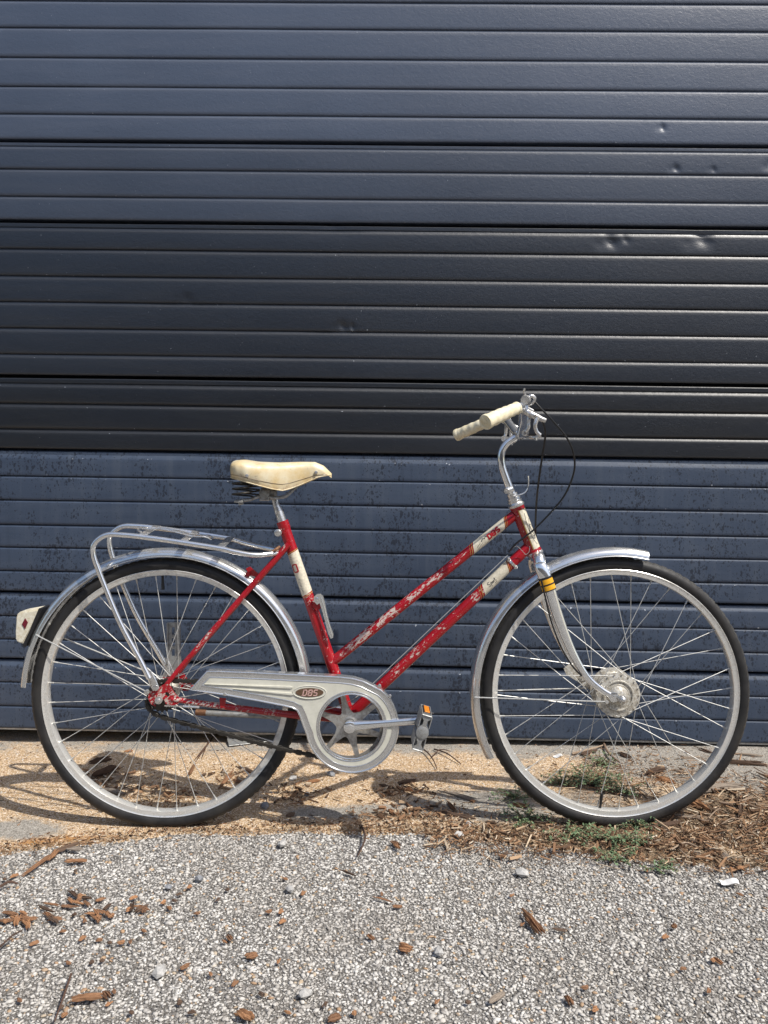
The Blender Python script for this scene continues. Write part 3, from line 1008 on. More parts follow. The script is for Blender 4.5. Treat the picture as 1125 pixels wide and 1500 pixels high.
# decals wrapped round the tubes
def cyl(A, B, r):
    A = Vector(A); B = Vector(B); ax = (B - A).normalized()
    u = Vector((0, -1, 0)); u = (u - ax * u.dot(ax)).normalized()
    v = ax.cross(u)
    if v.z < 0 or (abs(v.z) < .3 and v.x > 0): v = -v
    def f(s, t, lift=0.0):
        a = t / r
        return A + ax * s + (u * math.cos(a) + v * math.sin(a)) * (r + lift)
    return f, (B - A).length
def wrap(mb, f, s0, s1, t0, t1, slant=0.0, lift=.0003, mi=0, ns=2, ntt=24):
    vs = []; fs = []
    for i in range(ns + 1):
        for k in range(ntt + 1):
            t = t0 + (t1 - t0) * k / ntt
            s = s0 + (s1 - s0) * i / ns
            vs.append(f(s + slant * t, t, lift))
    for i in range(ns):
        for k in range(ntt):
            a = i * (ntt + 1) + k
            fs.append((a, a + 1, a + ntt + 2, a + ntt + 1))
    mb.add(vs, fs, mi)
def ribbon(mb, f, pts, wd, lift=.0006, mi=0):
    pts = [Vector(p) for p in pts]; vs = []; fs = []
    for i, p in enumerate(pts):
        d = pts[min(i + 1, len(pts) - 1)] - pts[max(i - 1, 0)]
        d = d.normalized(); n = Vector((-d.y, d.x)) * wd / 2
        vs += [f(*(p + n), lift), f(*(p - n), lift)]
    fs = [(2 * i, 2 * i + 1, 2 * i + 3, 2 * i + 2) for i in range(len(pts) - 1)]
    mb.add(vs, fs, mi)
LET = {'D': [[(-.22, 1), (.05, 1)], [(-.22, 0), (.05, 0)], [(0, 0), (0, 1), (.62, 1), (.8, .8), (.8, .2), (.62, 0), (0, 0)]],
       'B': [[(0, 0), (0, 1), (.7, 1), (.8, .85), (.8, .6), (.65, .5), (.8, .4), (.8, .15), (.7, 0), (0, 0)], [(0, .5), (.65, .5)]],
       'S': [[(.8, 1), (.1, 1), (0, .85), (0, .62), (.1, .52), (.7, .48), (.8, .38), (.8, .12), (.7, 0), (0, 0)]]}
def letters(mb, f, text, s0, t0, w_, h, wd, dirs=1, lift=.0006, mi=0, gap=1.25, shear=.15):
    for i, ch in enumerate(text):
        for st in LET[ch]:
            den = []
            for a, b in zip(st[:-1], st[1:]):
                for k in range(3): den.append((a[0] + (b[0] - a[0]) * k / 3, a[1] + (b[1] - a[1]) * k / 3))
            den.append(st[-1])
            ribbon(mb, f, [(s0 + dirs * (i * gap * w_ + x * w_ + y * shear * h), t0 + y * h) for x, y in den], wd, lift, mi)
# top tube: cream panel with the maker's letters; s runs from the head down
f, L = cyl(TT1, TT0, .0130)
px2s = lambda x: L * (x - 488) / (753 - 488)
mb = MB(); R_ = .0130
wrap(mb, f, px2s(693), px2s(738), -R_ * 2.2, R_ * 2.2, .55)
dec = mb.build('decal', M['cream'], bike)
mb = MB()
for x in (690.5, 739):
    mb = MB(); wrap(mb, f, px2s(x), px2s(x) + .0018, -R_ * 2.2, R_ * 2.2, .55, .0005); mb.build('gold_line', M['gold'], dec)
for x in (688, 741.5):
    mb = MB(); wrap(mb, f, px2s(x), px2s(x) + .0010, -R_ * 2.2, R_ * 2.2, .55, .0005); mb.build('gold_line', M['gold'], dec)
mb = MB(); letters(mb, f, 'DBS', px2s(714), -.0056, .0105, .0112, .0044, lift=.0008)
mb.build('lettering', M['decal_red'], dec)
mb = MB()
ribbon(mb, f, [(px2s(705), .002), (px2s(708), .006), (px2s(710), .003), (px2s(712), .006), (px2s(714), .002)], .0022, .0008)
ribbon(mb, f, [(px2s(697), -.003), (px2s(703), .001)], .0010, .0008); ribbon(mb, f, [(px2s(699), -.007), (px2s(706), -.002)], .0008, .0008)
mb.build('logo', M['decal_black'], dec)
# down tube: cream panel with script
f, L = cyl(DT1, DT0, .0142)
px2d = lambda x: L * (x - 512) / (779 - 512)
mb = MB(); R_ = .0142
wrap(mb, f, px2d(708), px2d(743), -R_ * 2.2, R_ * 2.2, .45)
dec = mb.build('decal', M['cream'], bike)
mb = MB()
for x in (705, 744):
    mb = MB(); wrap(mb, f, px2d(x), px2d(x) + .0018, -R_ * 2.2, R_ * 2.2, .45, .0005); mb.build('gold_line', M['gold'], dec)
for x in (702.5, 746.5):
    mb = MB(); wrap(mb, f, px2d(x), px2d(x) + .0010, -R_ * 2.2, R_ * 2.2, .45, .0005); mb.build('gold_line', M['gold'], dec)
mb = MB()
def scr(pts, x0, sc=.0105, wd=.0011):
    ribbon(mb, f, [(p.x, p.y) for p in cat([Vector((x0 + x * sc, y * sc, 0)) for x, y in pts], 5)], wd, .0008)
x0 = px2d(715)
scr([(.62, .55), (.35, .75), (.05, .5), (.25, .25), (.45, 0), (.2, -.3), (-.15, -.15)], x0)                 # S
scr([(.62, -.75), (.8, .15), (.95, .28), (1.12, .1), (1.0, -.12), (.8, -.05)], x0)                           # p
scr([(1.4, .25), (1.22, .1), (1.3, -.15), (1.5, -.1), (1.55, .15), (1.4, .25)], x0)                          # o
scr([(1.72, -.15), (1.8, .25), (1.85, .12), (2.05, .25)], x0)                                                # r
scr([(2.25, .7), (2.2, .1), (2.28, -.15), (2.45, -.1)], x0); scr([(2.05, .38), (2.5, .42)], x0)              # t
scr([(1.7, -.5), (2.4, -.42)], x0)
mb.build('lettering', M['decal_black'], dec)
# seat tube panel
f, L = cyl(ST1, ST0, .0146)
py2s = lambda y: L * (1051 - y) / (1051 - 764)
mb = MB(); R_ = .0146
wrap(mb, f, py2s(869), py2s(809), -R_ * 2.4, R_ * 2.4, .2)
dec = mb.build('decal', M['cream'], bike)
mb = MB()
for y in (871.5, 808):
    mb = MB(); wrap(mb, f, py2s(y), py2s(y) + .0016, -R_ * 2.4, R_ * 2.4, .2, .0005); mb.build('gold_line', M['gold'], dec)
mb = MB()
# letters run down the front of the tube, only the D faces us
def fd(s, t, lift=0): return f(s, t, lift)
for st in LET['D'][2:]:
    den = []
    for a, b in zip(st[:-1], st[1:]):
        for k in range(3): den.append((a[0] + (b[0] - a[0]) * k / 3, a[1] + (b[1] - a[1]) * k / 3))
    den.append(st[-1])
    ribbon(mb, fd, [(py2s(836) + y * .020, (-.0005 - x * .016)) for x, y in den], .0036, .0008)
mb.build('lettering', M['decal_red'], dec)
mb = MB()
for (y, t_, l_) in ((848, -.003, .004), (852, -.006, .004), (857, -.004, .005), (861, -.008, .006), (864, -.005, .003), (815, -.006, .004), (818, -.008, .003)):
    mb = MB(); ribbon(mb, f, [(py2s(y), t_), (py2s(y) + .0035, t_ - l_)], .0009, .0008); mb.build('print_line', M['decal_black'], dec)
# head tube badge on the front quarter
f, L = cyl(HT1, HT0, .0180)
# find which side of the angle faces forwards (+x)
sg = 1 if f(0, .01).x > f(0, -.01).x else -1
mb = MB()
wrap(mb, f, L * .08, L * .90, sg * -.001, sg * .030, 0, .0004)
dec = mb.build('decal', M['cream'], bike)
mb = MB()
for (a, b) in ((-.0035, -.0018), (.030, .0318)): wrap(mb, f, L * .06, L * .92, sg * a, sg * b, 0, .0005)
for s_ in (.06, .90): wrap(mb, f, L * s_, L * s_ + .0012, sg * -.0035, sg * .0318, 0, .0005)
mb.build('gold_line', M['gold'], dec)
mb = MB()
ov = [(L * .45 + .016 * math.cos(a), sg * (.0145 + .008 * math.sin(a))) for a in np.linspace(0, 2 * PI, 25)]
ribbon(mb, f, ov, .0014, .0008)
ribbon(mb, f, [(L * .82, sg * .010), (L * .70, sg * .007), (L * .55, sg * .005), (L * .4, sg * .005), (L * .25, sg * .008), (L * .15, sg * .013)], .0010, .0008)
ribbon(mb, f, [(L * .70, sg * .018), (L * .6, sg * .013), (L * .5, sg * .012)], .0010, .0008)
mb.build('logo', M['decal_black'], dec)

# ---- fork, headset
mb = MB()
near = [P(788, 817, -.030), P(793, 832, -.047), P(802, 856, -.052), P(816, 901, -.052), P(836, 952, -.052), P(858, 990, -.052), P(880, 1010, -.053), P(899, 1021, -.055)]
FD = HD
for s in (-1, 1):
    pts = [Vector((p.x, 2 + s * (2 - p.y), p.z)) for p in near]
    tube(mb, cat(pts, 8), [.0125, .0170, .0168, .0150, .0118, .0092, .0082, .0078], 20, flat=(YD, .62))
    e = pts[-1]
    lathe(mb, e + YD * (-.004), YD, [(0, .010), (.001, .013), (.006, .013), (.007, .010)], 18)
# crown
cr = P(786, 818)
tube(mb, cat([cr + Vector((.0, -.046, -.012)), cr + Vector((0, -.034, .001)), cr + Vector((0, 0, .005)), cr + Vector((0, .034, .001)), cr + Vector((0, .046, -.012))], 8), [.013, .0165, .019, .0165, .013], 18)
fork = mb.build('fork', M['chrome'], bike)
fk = cat([Vector((p.x, p.y, p.z)) for p in near], 8)
def band(p0, p1, r, mat, name):
    mb = MB(); tube(mb, [p0, p0.lerp(p1, .5), p1], r, 20, flat=(YD, .64)); return mb.build(name, mat, fork)
a0 = P(798.2, 845.5, -.0515); a1 = P(804.8, 864.5, -.052)
band(a0.lerp(a1, -.02), a0.lerp(a1, .14), .01765, M['black_plastic'], 'stripe')
band(a0.lerp(a1, .14), a0.lerp(a1, .50), .0177, M['yellow'], 'stripe')
band(a0.lerp(a1, .50), a0.lerp(a1, .62), .01765, M['black_plastic'], 'stripe')
band(a0.lerp(a1, .62), a0.lerp(a1, .96), .0177, M['yellow'], 'stripe')
band(a0.lerp(a1, .96), a0.lerp(a1, 1.04), .01765, M['black_plastic'], 'stripe')
mb = MB()
U = -HD
lathe(mb, HT0, U, [(-.002, .0205), (0, .0215), (.004, .0215), (.006, .019), (.010, .0175), (.012, .0190), (.015, .0190), (.0155, .0165), (.018, .0165), (.018, .0175), (.022, .0175), (.022, .013), (.028, .013)], 28)
mb.build('headset', M['chrome_dull'], bike)
mb = MB()
lathe(mb, HT1, HD, [(-.002, .0205), (0, .0220), (.005, .0220), (.007, .0195), (.011, .0205), (.013, .019), (.016, .016)], 28)
mb.build('headset', M['chrome_dull'], bike)
mb = MB()   # lamp hook
tube(mb, cat([P(752, 727, -.016), P(762, 724.5, -.018), P(769, 721, -.018), P(773, 714, -.018), P(774, 705, -.018), P(773.6, 697, -.018)], 5), .0019, 8)
mb.build('lamp_hook', M['chrome'], bike)

# ---- handlebar
mb = MB()
tube(mb, cat([HT0 + U * .018, P(745.5, 713), P(740, 698), P(735.5, 684), P(734, 670), P(736, 659), P(742, 650), P(750, 644), P(757, 640), P(762, 637)], 6), [.0105, .0098, .0098], 18)
lathe(mb, P(762, 637, -.016), YD, [(0, .0135), (.032, .0135)], 20)
mb.build('stem', M['chrome'], bike)
mb = MB()
def sy(p, s): return Vector((p[0], 2 + s * p[1], p[2]))
half = [(.352, 0, 1.014), (.351, .03, 1.019), (.346, .075, 1.038), (.340, .12, 1.058), (.332, .16, 1.070), (.318, .19, 1.072), (.300, .21, 1.064)]
path = cat([sy(p, -1) for p in reversed(half)] + [sy(p, 1) for p in half[1:]], 7)
tube(mb, path, .0105, 18)
bar = mb.build('handlebar', M['chrome'], bike)
for s in (-1, 1):
    mb = MB()
    g0 = sy((.312, .198, 1.069), s); g1 = sy((.2275 if s < 0 else .213, .270, 1.0305 if s < 0 else 1.026), s)
    n_ = 56; pts = [g0.lerp(g1, i / (n_ - 1)) for i in range(n_)]
    R_ = []
    for i in range(n_):
        t = i / (n_ - 1)
        r_ = .0132 + .0034 * t + .0010 * math.sin(t * PI)
        if .12 < t < .86: r_ += .0006 * math.sin((t - .12) * 2 * PI * 5.4)
        if t < .05: r_ = .0150
        if t > .92: r_ = .0180
        if t > .985: r_ = .0172
        R_.append(r_)
    tube(mb, pts, R_, 24)
    d = (g1 - g0).normalized()
    for rr in (.0125, .0065):
        lathe(mb, g1, d, [(-.0005, rr), (.0012, rr), (.0012, rr - .0022), (-.0005, rr - .0022)], 24)
    mb.build('grip', M['grip'], bar)
mb = MB()
rod(mb, HT0 + U * .022, HT0 + U * .034, .0140, 24)
c_ = P(741.5, 719.5, -.016); lathe(mb, c_, YD, [(-.006, .0035), (-.006, .0065), (.0, .0072), (.020, .0072)], 14)
lathe(mb, P(741.5, 719.5, -.023), YD, [(0, .0025), (.003, .0042)], 6)
rod(mb, P(741.5, 719.5, -.008), P(750, 716, -.004), .0095, 12)
mb.build('stem_clamp', M['chrome_dull'], bike)

# brake levers
def brake_parts(s):
    k = .165; b = MB()
    c0 = sy((.332, .160, 1.070), s)
    ax = (sy((.318, .19, 1.072), s) - sy((.340, .12, 1.058), s)).normalized()
    lathe(b, c0 - ax * .010, ax, [(0, .0108), (0, .0142), (.020, .0142), (.020, .0108)], 18)
    lathe(b, c0 - ax * .017, ax, [(0, .0108), (0, .0128), (.005, .0128), (.005, .0108)], 18)
    box(b, c0 + Vector((.014, s * .004, -.006)), (.022, .013, .016), Matrix.Rotation(.5, 3, 'Y'), bev=.003)
    b.build('lever_clamp', M['chrome_dull'], bar)
    b2 = MB()
    def T(pts, r, seg=12, fl=.7): tube(b2, cat([sy(p, s) for p in pts], 6), r, seg, flat=(YD, fl))
    T([(.336, k, 1.064), (.348, k + .006, 1.056), (.362, k + .008, 1.050), (.374, k + .009, 1.044), (.384, k + .008, 1.041)], [.0078, .0085, .0072, .0062, .0052], 14)
    T([(.364, k + .010, 1.050), (.360, k + .012, 1.038), (.358, k + .013, 1.027), (.362, k + .012, 1.014), (.370, k + .011, 1.006)], [.0060, .0053, .0046, .0046, .0050])
    T([(.371, k + .011, 1.006), (.360, k + .006, 1.001), (.347, k - .01, 1.002), (.337, k - .04, 1.008)], [.0044, .0042, .0040, .0036])
    T([(.346, k + .004, 1.052), (.344, k + .005, 1.038), (.343, k + .006, 1.024), (.337, k + .004, 1.014)], [.0056, .0050, .0046, .0040])
    cy = sy((.337, k, 1.012), s)
    lathe(b2, cy - YD * .004, YD, [(0, .0052), (0, .0085), (.008, .0085), (.008, .0052)], 16)
    lathe(b2, sy((.358, k + .014, 1.052), s) - YD * .003, YD, [(0, .0028), (.0055, .0048)], 10)
    lathe(b2, sy((.360, k + .010, 1.000), s), (0, 0, -1), [(0, .004), (.006, .004)], 8)
    b2.build('brake_lever', M['chrome_dull'], bike)
brake_parts(-1)
brake_parts(1)
# thumb shifter above the near lever
mb = MB()
q = P(766, 592, -.15)
lathe(mb, P(770, 586, -.165), (.35, 1, .1), [(-.010, .006), (-.010, .0105), (-.004, .0125), (.006, .0125), (.008, .010)], 18)
tube(mb, cat([P(772, 586, -.16), P(769, 579, -.165), P(767.5, 573, -.17), P(768.5, 569, -.172)], 5), [.0038, .0034, .0024, .0030], 10)
tube(mb, cat([P(759, 600, -.155), P(763, 594, -.16), P(768, 588, -.16)], 5), [.0062, .0056, .006], 12)
tube(mb, cat([P(772, 583, -.16), P(778, 580, -.16), P(783, 583, -.158), P(780, 590, -.155), P(773, 594, -.15)], 5), [.0040, .0046, .0046, .0044, .0036], 10)
mb.build('shifter', M['chrome_dull'], bike)

# ---- cables
mb = MB()
tube(mb, cat([P(781, 586, -.15), P(794, 600, -.15), P(811, 618, -.14), P(830, 641, -.12), P(840, 664, -.10), P(841, 690, -.085), P(829, 722, -.065), P(811, 746, -.05), P(784, 774, -.03), P(768, 787, -.026), P(755, 797, -.022), P(745, 809, -.018)], 8), .0024, 8)
mb.build('cable', M['cable'], bike)
mb = MB()
tube(mb, cat([P(787, 614, -.165), P(794, 616, -.16), P(798, 628, -.15), P(798.5, 642, -.13), P(793.5, 674, -.09), P(788.5, 710, -.045), P(785.5, 742, -.0), P(784.5, 775, .015), P(786, 800, .03), P(790, 822, .062), P(799, 858, .064), P(812, 905, .064), P(832, 962, .064), P(848, 992, .055)], 8), .0026, 8)
mb.build('cable', M['cable'], bike)
mb = MB()
tube(mb, cat([P(793, 850, -.066), P(800, 880, -.064), P(808, 912, -.063), P(822, 948, -.062), P(838, 975, -.060), P(852, 990, -.056)], 6), .0022, 8)
mb.build('cable', M['cable'], bike)
mb = MB()
rod(mb, P(744, 813, -.016), P(549, 998.5, -.014), .0010, 6)
tube(mb, cat([P(549, 998.5, -.014), P(534, 1012, -.02), P(514, 1026, -.03), P(490, 1036, -.044), P(470, 1041, -.052)], 5), .0010, 6)
mb.build('gear_wire', M['spoke'], bike)
mb = MB()   # cable clip round the down tube
f, L = cyl(DT1, DT0, .0142); s_ = L * (748 - 512) / 267
d = (DT0 - DT1).normalized()
lathe(mb, DT1 + d * s_, d, [(0, .0142), (0, .0160), (.007, .0160), (.007, .0142)], 22)
box(mb, f(s_ + .0035, .012, .004), (.008, .008, .012), bev=.002); box(mb, f(s_ + .0035, -.012, .003), (.009, .006, .010), bev=.002)
tube(mb, cat([P(752, 803, -.02), P(757, 800, -.026), P(764, 806, -.024), P(770, 812, -.02), P(775, 808, -.02), P(776, 800, -.018)], 6), .0009, 6)
mb.build('cable_clip', M['chrome_dull'], bike)

# ---- mudguards
def fender(c, a0, a1, R_, hw=.026, dp=.021, name='mudguard'):
    prof = []
    n = 12
    for k in range(n + 1):
        t = -PI / 2 + PI * k / n
        prof.append((R_ - dp * (1 - math.cos(t) ** .75), hw * math.sin(t)))
    pin = [(r_ - .0012 if 0 < i < n else r_, d * .955) for i, (r_, d) in enumerate(prof)]
    mb = ring_sweep(c, prof + pin[::-1], 120, math.radians(a0), math.radians(a1), closed=False)
    # rolled edges
    for s in (-1, 1):
        pts = [Vector((c.x + (R_ - dp) * math.cos(a), c.y + s * hw, c.z + (R_ - dp) * math.sin(a))) for a in np.linspace(math.radians(a0), math.radians(a1), 100)]
        tube(mb, pts, .0014, 6)
    return mb.build(name, M['alu'], bike)
rf = fender(RH, 8.5, 177, .3765)
ff = fender(FH, 77, 207, .3765, .0275, .021)
def stay(a, b, par):
    mb = MB(); rod(mb, a, b, .0018, 8)
    lathe(mb, Vector(b) - YD * .002, YD, [(0, .0045), (.004, .0045)], 10)
    mb.build('stay', M['spoke'], par)
for s in (-1, 1):
    q = P(53, 930, -.026); h = P(214, 1013, -.066)
    stay((q.x, 2 + s * .0265, q.z), (h.x, 2 + s * .066, h.z), rf)
    q = P(695, 1021.5, -.027); h = P(889, 1028, -.062)
    stay((q.x, 2 + s * .0275, q.z), (h.x, 2 + s * .062, h.z), ff)
mb = MB(); lathe(mb, P(214.5, 1014.5, -.071), YD, [(-.001, .004), (0, .0065), (.006, .007)], 8); lathe(mb, P(228, 1008, -.072), YD, [(-.001, .004), (0, .0072), (.007, .0075)], 8)
mb.build('bolt', M['chrome_dull'], bike)

# ---- carrier rack
rack = empty('rack', P(250, 800), bike)
near = [(396, 812.5), (373, 813.5), (345, 808.5), (320, 803), (249, 792), (200, 785.5), (178, 783.5), (160, 783), (147, 788), (137.5, 798), (136.5, 810), (141, 826), (153, 857), (178, 914), (206, 964), (221, 992)]
for s in (-1, 1):
    mb = MB(); pts = []
    for i, (x, y) in enumerate(near):
        p = P(x, y, -.058); dd = .058
        if i == 0: dd = .034
        elif i == 1: dd = .052
        elif i > 12: dd = .058 + .004 * (i - 12)
        p = Vector((p.x, 2 + s * dd, p.z + (float(np.interp(i, [0, 1, 3, 9, 11, 13], [.003, .010, .015, .012, .006, 0])) if s > 0 else 0))); pts.append(p)
    tube(mb, cat(pts, 6), .0068, 14)
    mb.build('rail', M['chrome'], rack)
    mb = MB()
    e = P(221, 990, -.067); e2 = P(229, 1010, -.067)
    e = Vector((e.x, 2 + s * .069, e.z)); e2 = Vector((e2.x, 2 + s * .069, e2.z))
    tube(mb, [e.lerp(e2, -.35), e, e.lerp(e2, .5), e2], [.006, .0085, .0095, .009], 12, flat=(YD, .3))
    mb.build('foot_tab', M['chrome_dull'], rack)
mb = MB()
q = P(397, 812, -.034); tube(mb, cat([Vector((q.x, 1.966, q.z)), Vector((q.x + .012, 1.978, q.z + .002)), Vector((q.x + .016, 2, q.z + .003)), Vector((q.x + .012, 2.022, q.z + .002)), Vector((q.x, 2.034, q.z))], 6), .0062, 14)
mb.build('front_loop', M['chrome'], rack)
for (x, y) in ((208, 784.5), (268, 793), (322, 802)):
    mb = MB(); q = P(x, y, -.058)
    box(mb, (q.x + .004, 2, q.z + .0095), (.020, .118, .0025), Matrix.Rotation(.10, 3, 'Y') @ Matrix.Rotation(.115, 3, 'X'), bev=.001)
    mb.build('crossbar', M['chrome_dull'], rack)
mb = MB()   # sprung clip
q0 = P(205, 784, -.058); q1 = P(300, 795, -.058)
for s in (-1, 1):
    tube(mb, cat([Vector((q0.x - .006, 2 + s * .02, q0.z + .013)), Vector((q0.x + .05, 2 + s * .024, q0.z + .012)), Vector((q1.x - .04, 2 + s * .026, q1.z + .014)), Vector((q1.x - .008, 2 + s * .024, q1.z + .012)), Vector((q1.x + .006, 2 + s * .014, q1.z + .004))], 6), .0019, 8)
tube(mb, [Vector((q0.x - .006, 1.98, q0.z + .013)), Vector((q0.x - .006, 2.02, q0.z + .013))], .0019, 8)
tube(mb, cat([Vector((q0.x + .002, 1.945, q0.z + .008)), Vector((q0.x - .012, 1.96, q0.z + .012)), Vector((q0.x - .016, 2.0, q0.z + .013)), Vector((q0.x - .012, 2.04, q0.z + .012)), Vector((q0.x + .002, 2.055, q0.z + .008))], 6), .0024, 8)
mb.build('spring_clip', M['chrome_dull'], rack)
mb = MB()
a = P(396, 811, -.02); rod(mb, a, P(410, 801, -.004), .0048, 10); rod(mb, P(404, 806, -.04), P(404, 806, .04), .0032, 8)
mb.build('rack_fixing', M['rusty'], rack)

# slotted support bracket on the far side
mb = MB()
loops = [[(245.5, 912), (263, 912), (263.5, 955), (266, 972), (258, 990), (240, 1006), (232, 1000), (240, 985), (246, 972)],
         [(251.5, 919), (256, 919), (256, 930), (251.5, 930)], [(251.5, 935), (256, 935), (256, 946), (251.5, 946)], [(251.5, 951), (256, 951), (256, 961), (251.5, 961)]]
plate(mb, loops, .070, .0735, pc=.070)
plate(mb, [[(245.0, 912), (246.3, 912), (247, 972), (245.4, 972)]], .062, .0735, pc=.068)
plate(mb, [[(262.2, 912), (263.6, 912), (264.6, 956), (263, 956)]], .062, .0735, pc=.068)
mb.build('bracket', M['galv'], bike)

# ---- tail lamp
lamp = empty('tail_lamp', P(45, 915), bike)
mb = MB()
out = [(23.6, 905), (25.2, 899.5), (29, 896.3), (36, 894.5), (57, 891), (60, 892.5), (49, 918), (36.5, 941.5), (33.5, 943.2), (29, 942.2), (25, 940.2), (22.6, 936), (22.2, 925)]
for (ins, d0, d1) in ((0, -.017, .017), (.9, -.021, .021), (2.6, -.0245, .0245)):
    plate(mb, [inset(out, ins)], d0, d1, pc=-.02)
mb.build('lamp_housing', M['housing'], lamp)
mb = MB(); plate(mb, [[(58.5, 890.5), (62.5, 891.5), (51, 920), (38.5, 947), (34.5, 944.5), (47, 919)]], -.027, .027, pc=-.02)
mb.build('lamp_base', M['black_plastic'], lamp)
mb = MB(); plate(mb, [[(37, 905.5), (41.2, 912), (37, 921.5), (32.5, 914)]], -.0262, -.024, pc=-.0245)
mb.build('reflector', M['lens_red'], lamp)
# ---- saddle
TOP = [(335.5, 683), (338, 677), (345, 674), (357, 673), (377, 676), (407, 677.2), (439, 676.2), (460, 676.5), (473, 682), (481, 690), (485, 694)]
BOT = [(335, 691), (338, 697), (345, 700), (353, 702), (377, 709), (401, 716), (415, 718.5), (428, 715), (449, 706), (465, 699), (477, 696.5), (485, 695.5)]
WID = [(335, .030), (338, .060), (343, .080), (352, .094), (365, .098), (385, .088), (405, .064), (425, .041), (445, .028), (465, .023), (477, .018), (485, .004)]
mb = MB()
xs = np.concatenate([[335.2, 336, 337, 338.5, 340.5], np.linspace(343, 478, 46), [480, 482, 483.5, 484.7]])
nc = 30; vs = []; ws = []
for x in xs:
    zt = np.interp(x, [p[0] for p in TOP], [p[1] for p in TOP]); zb = np.interp(x, [p[0] for p in BOT], [p[1] for p in BOT])
    wd = np.interp(x, [p[0] for p in WID], [p[1] for p in WID])
    X = (x - 562.5) * 1.97 / F; ZT = HC - (zt - 690) * 1.97 / F; ZB = HC - (zb - 690) * (2 - wd * .7) / F
    crown = .006 if x > 380 else .002
    for k in range(nc + 1):
        t = -1 + 2 * k / nc; a = abs(t)
        if a < .62:
            u = a / .62
            yy = math.copysign(wd * (u ** .95) * .97, t); zz = ZT - crown * 0 - .010 * u ** 4 - .003 * u * u
        else:
            u = (a - .62) / .38
            yy = math.copysign(wd * (.97 + .05 * math.sin(u * PI) - .08 * u), t); zz = (ZT - .013) + (ZB - (ZT - .013)) * u
            if ZB > ZT - .013: zz = ZT - .013 * (1 - u) + (ZB - ZT) * u - .0
        vs.append((X + (.006 * a if x < 342 else 0), 2 + yy, zz)); ws.append(max(0, (a - .93) / .07) * .8 + (.4 if x < 342 and a > .6 else 0))
n = nc + 1
fs = [(i * n + k, i * n + k + 1, (i + 1) * n + k + 1, (i + 1) * n + k) for i in range(len(xs) - 1) for k in range(nc)]
fs.append(tuple(range(n - 1, -1, -1))); fs.append(tuple((len(xs) - 1) * n + k for k in range(n)))
mb.add(vs, fs, 0, ws)
# piping along the lower edge
for s in (0, nc):
    pts = [Vector(vs[i * n + s]) for i in range(2, len(xs) - 1)]
    tube(mb, pts, .0016, 8)
sad = mb.build('saddle', M['saddle'], bike, sharp=60)
mb = MB()   # seam a little above the edge
pts = []
for i in range(4, len(xs) - 3):
    a = Vector(vs[i * n]); b = Vector(vs[i * n + 2]); p = a.lerp(b, .75); pts.append(p + Vector((0, -.0006, 0)))
tube(mb, pts, .0006, 5)
mb.build('seam', M['badge_brown'], sad)
for (x, y, dp) in ((362, 697, -.094), (463, 692, -.0235)):
    mb = MB(); q = P(x, y, dp - .002); lathe(mb, q - YD * .0035, YD, [(0, .001), (.0008, .0040), (.0025, .0046), (.006, .0046)], 14)
    mb.build('rivet', M['chrome_dull'], sad)
for s in (-1, 1):
    mb = MB(); c0 = P(355.5, 728, -.055)
    pts = []
    for i in range(3 * 20 + 8):
        a = 2 * PI * i / 20
        rr = .0265 - .002 * math.sin(i / 60 * PI)
        z = c0.z + .046 * i / 68
        pts.append(Vector((c0.x + rr * math.cos(a), 2 + s * .058 + rr * math.sin(a), z)))
    tube(mb, pts, .0023, 8)
    mb.build('spring', M['steel_dark'], sad)
mb = MB()
for s in (-1, 1):
    tube(mb, cat([P(352, 733, s * .056), P(366, 732, s * .04), P(384, 726, s * .022), P(402, 729, s * .022), P(418, 727, s * .022), P(430, 717, s * .018), P(446, 703, s * .010), P(462, 697, s * .006)], 6), .0042, 10)
box(mb, P(357, 733, 0), (.022, .15, .006), bev=.0015)
box(mb, P(353, 736, -.057), (.012, .012, .012), bev=.002)
box(mb, P(366, 703, 0), (.03, .13, .006), bev=.0015)
mb.build('saddle_rails', M['galv'], sad)
mb = MB()
lathe(mb, P(387, 722, -.032), YD, [(0, .006), (.001, .0135), (.014, .0155), (.050, .0155), (.063, .0135), (.064, .006)], 20)
lathe(mb, P(387, 721.5, -.038), YD, [(0, .0045), (.001, .0078), (.007, .0082)], 6)
box(mb, P(389, 730, 0), (.026, .052, .012), bev=.002)
box(mb, P(400, 725, 0), (.018, .034, .026), bev=.003)
mb.build('saddle_clamp', M['galv'], sad)
mb = MB()
tube(mb, [P(401.5, 726), P(404, 738), P(408.5, 750), P(416, 772)], [.0085, .0085, .0112, .0122], 20)
mb.build('seat_post', M['chrome_dull'], bike)
mb = MB()
lathe(mb, P(406.5, 781, -.024), YD, [(0, .004), (.001, .0078), (.006, .0085), (.0065, .0095), (.012, .0095)], 18)
mb.build('binder_bolt', M['chrome_dull'], bike)

# pump peg / lever on the seat tube
mb = MB()
plate(mb, [[(459.5, 880), (460, 874), (464, 870), (469.5, 869.5), (473.5, 873), (476, 882), (479, 898), (484, 916), (488.5, 928), (488, 934), (484.5, 935), (481, 928), (476.5, 911), (472, 894), (468.5, 883), (464.5, 885.5)]], -.026, -.021, pc=-.022)
tube(mb, cat([P(470, 874, -.026), P(474, 886, -.026), P(478, 903, -.026), P(484, 922, -.026), P(486.5, 931, -.026)], 4), .0014, 6)
lathe(mb, P(464.5, 878, -.028), YD, [(0, .002), (.001, .0048), (.012, .005)], 14)
mb.build('lever', M['alu'], bike)

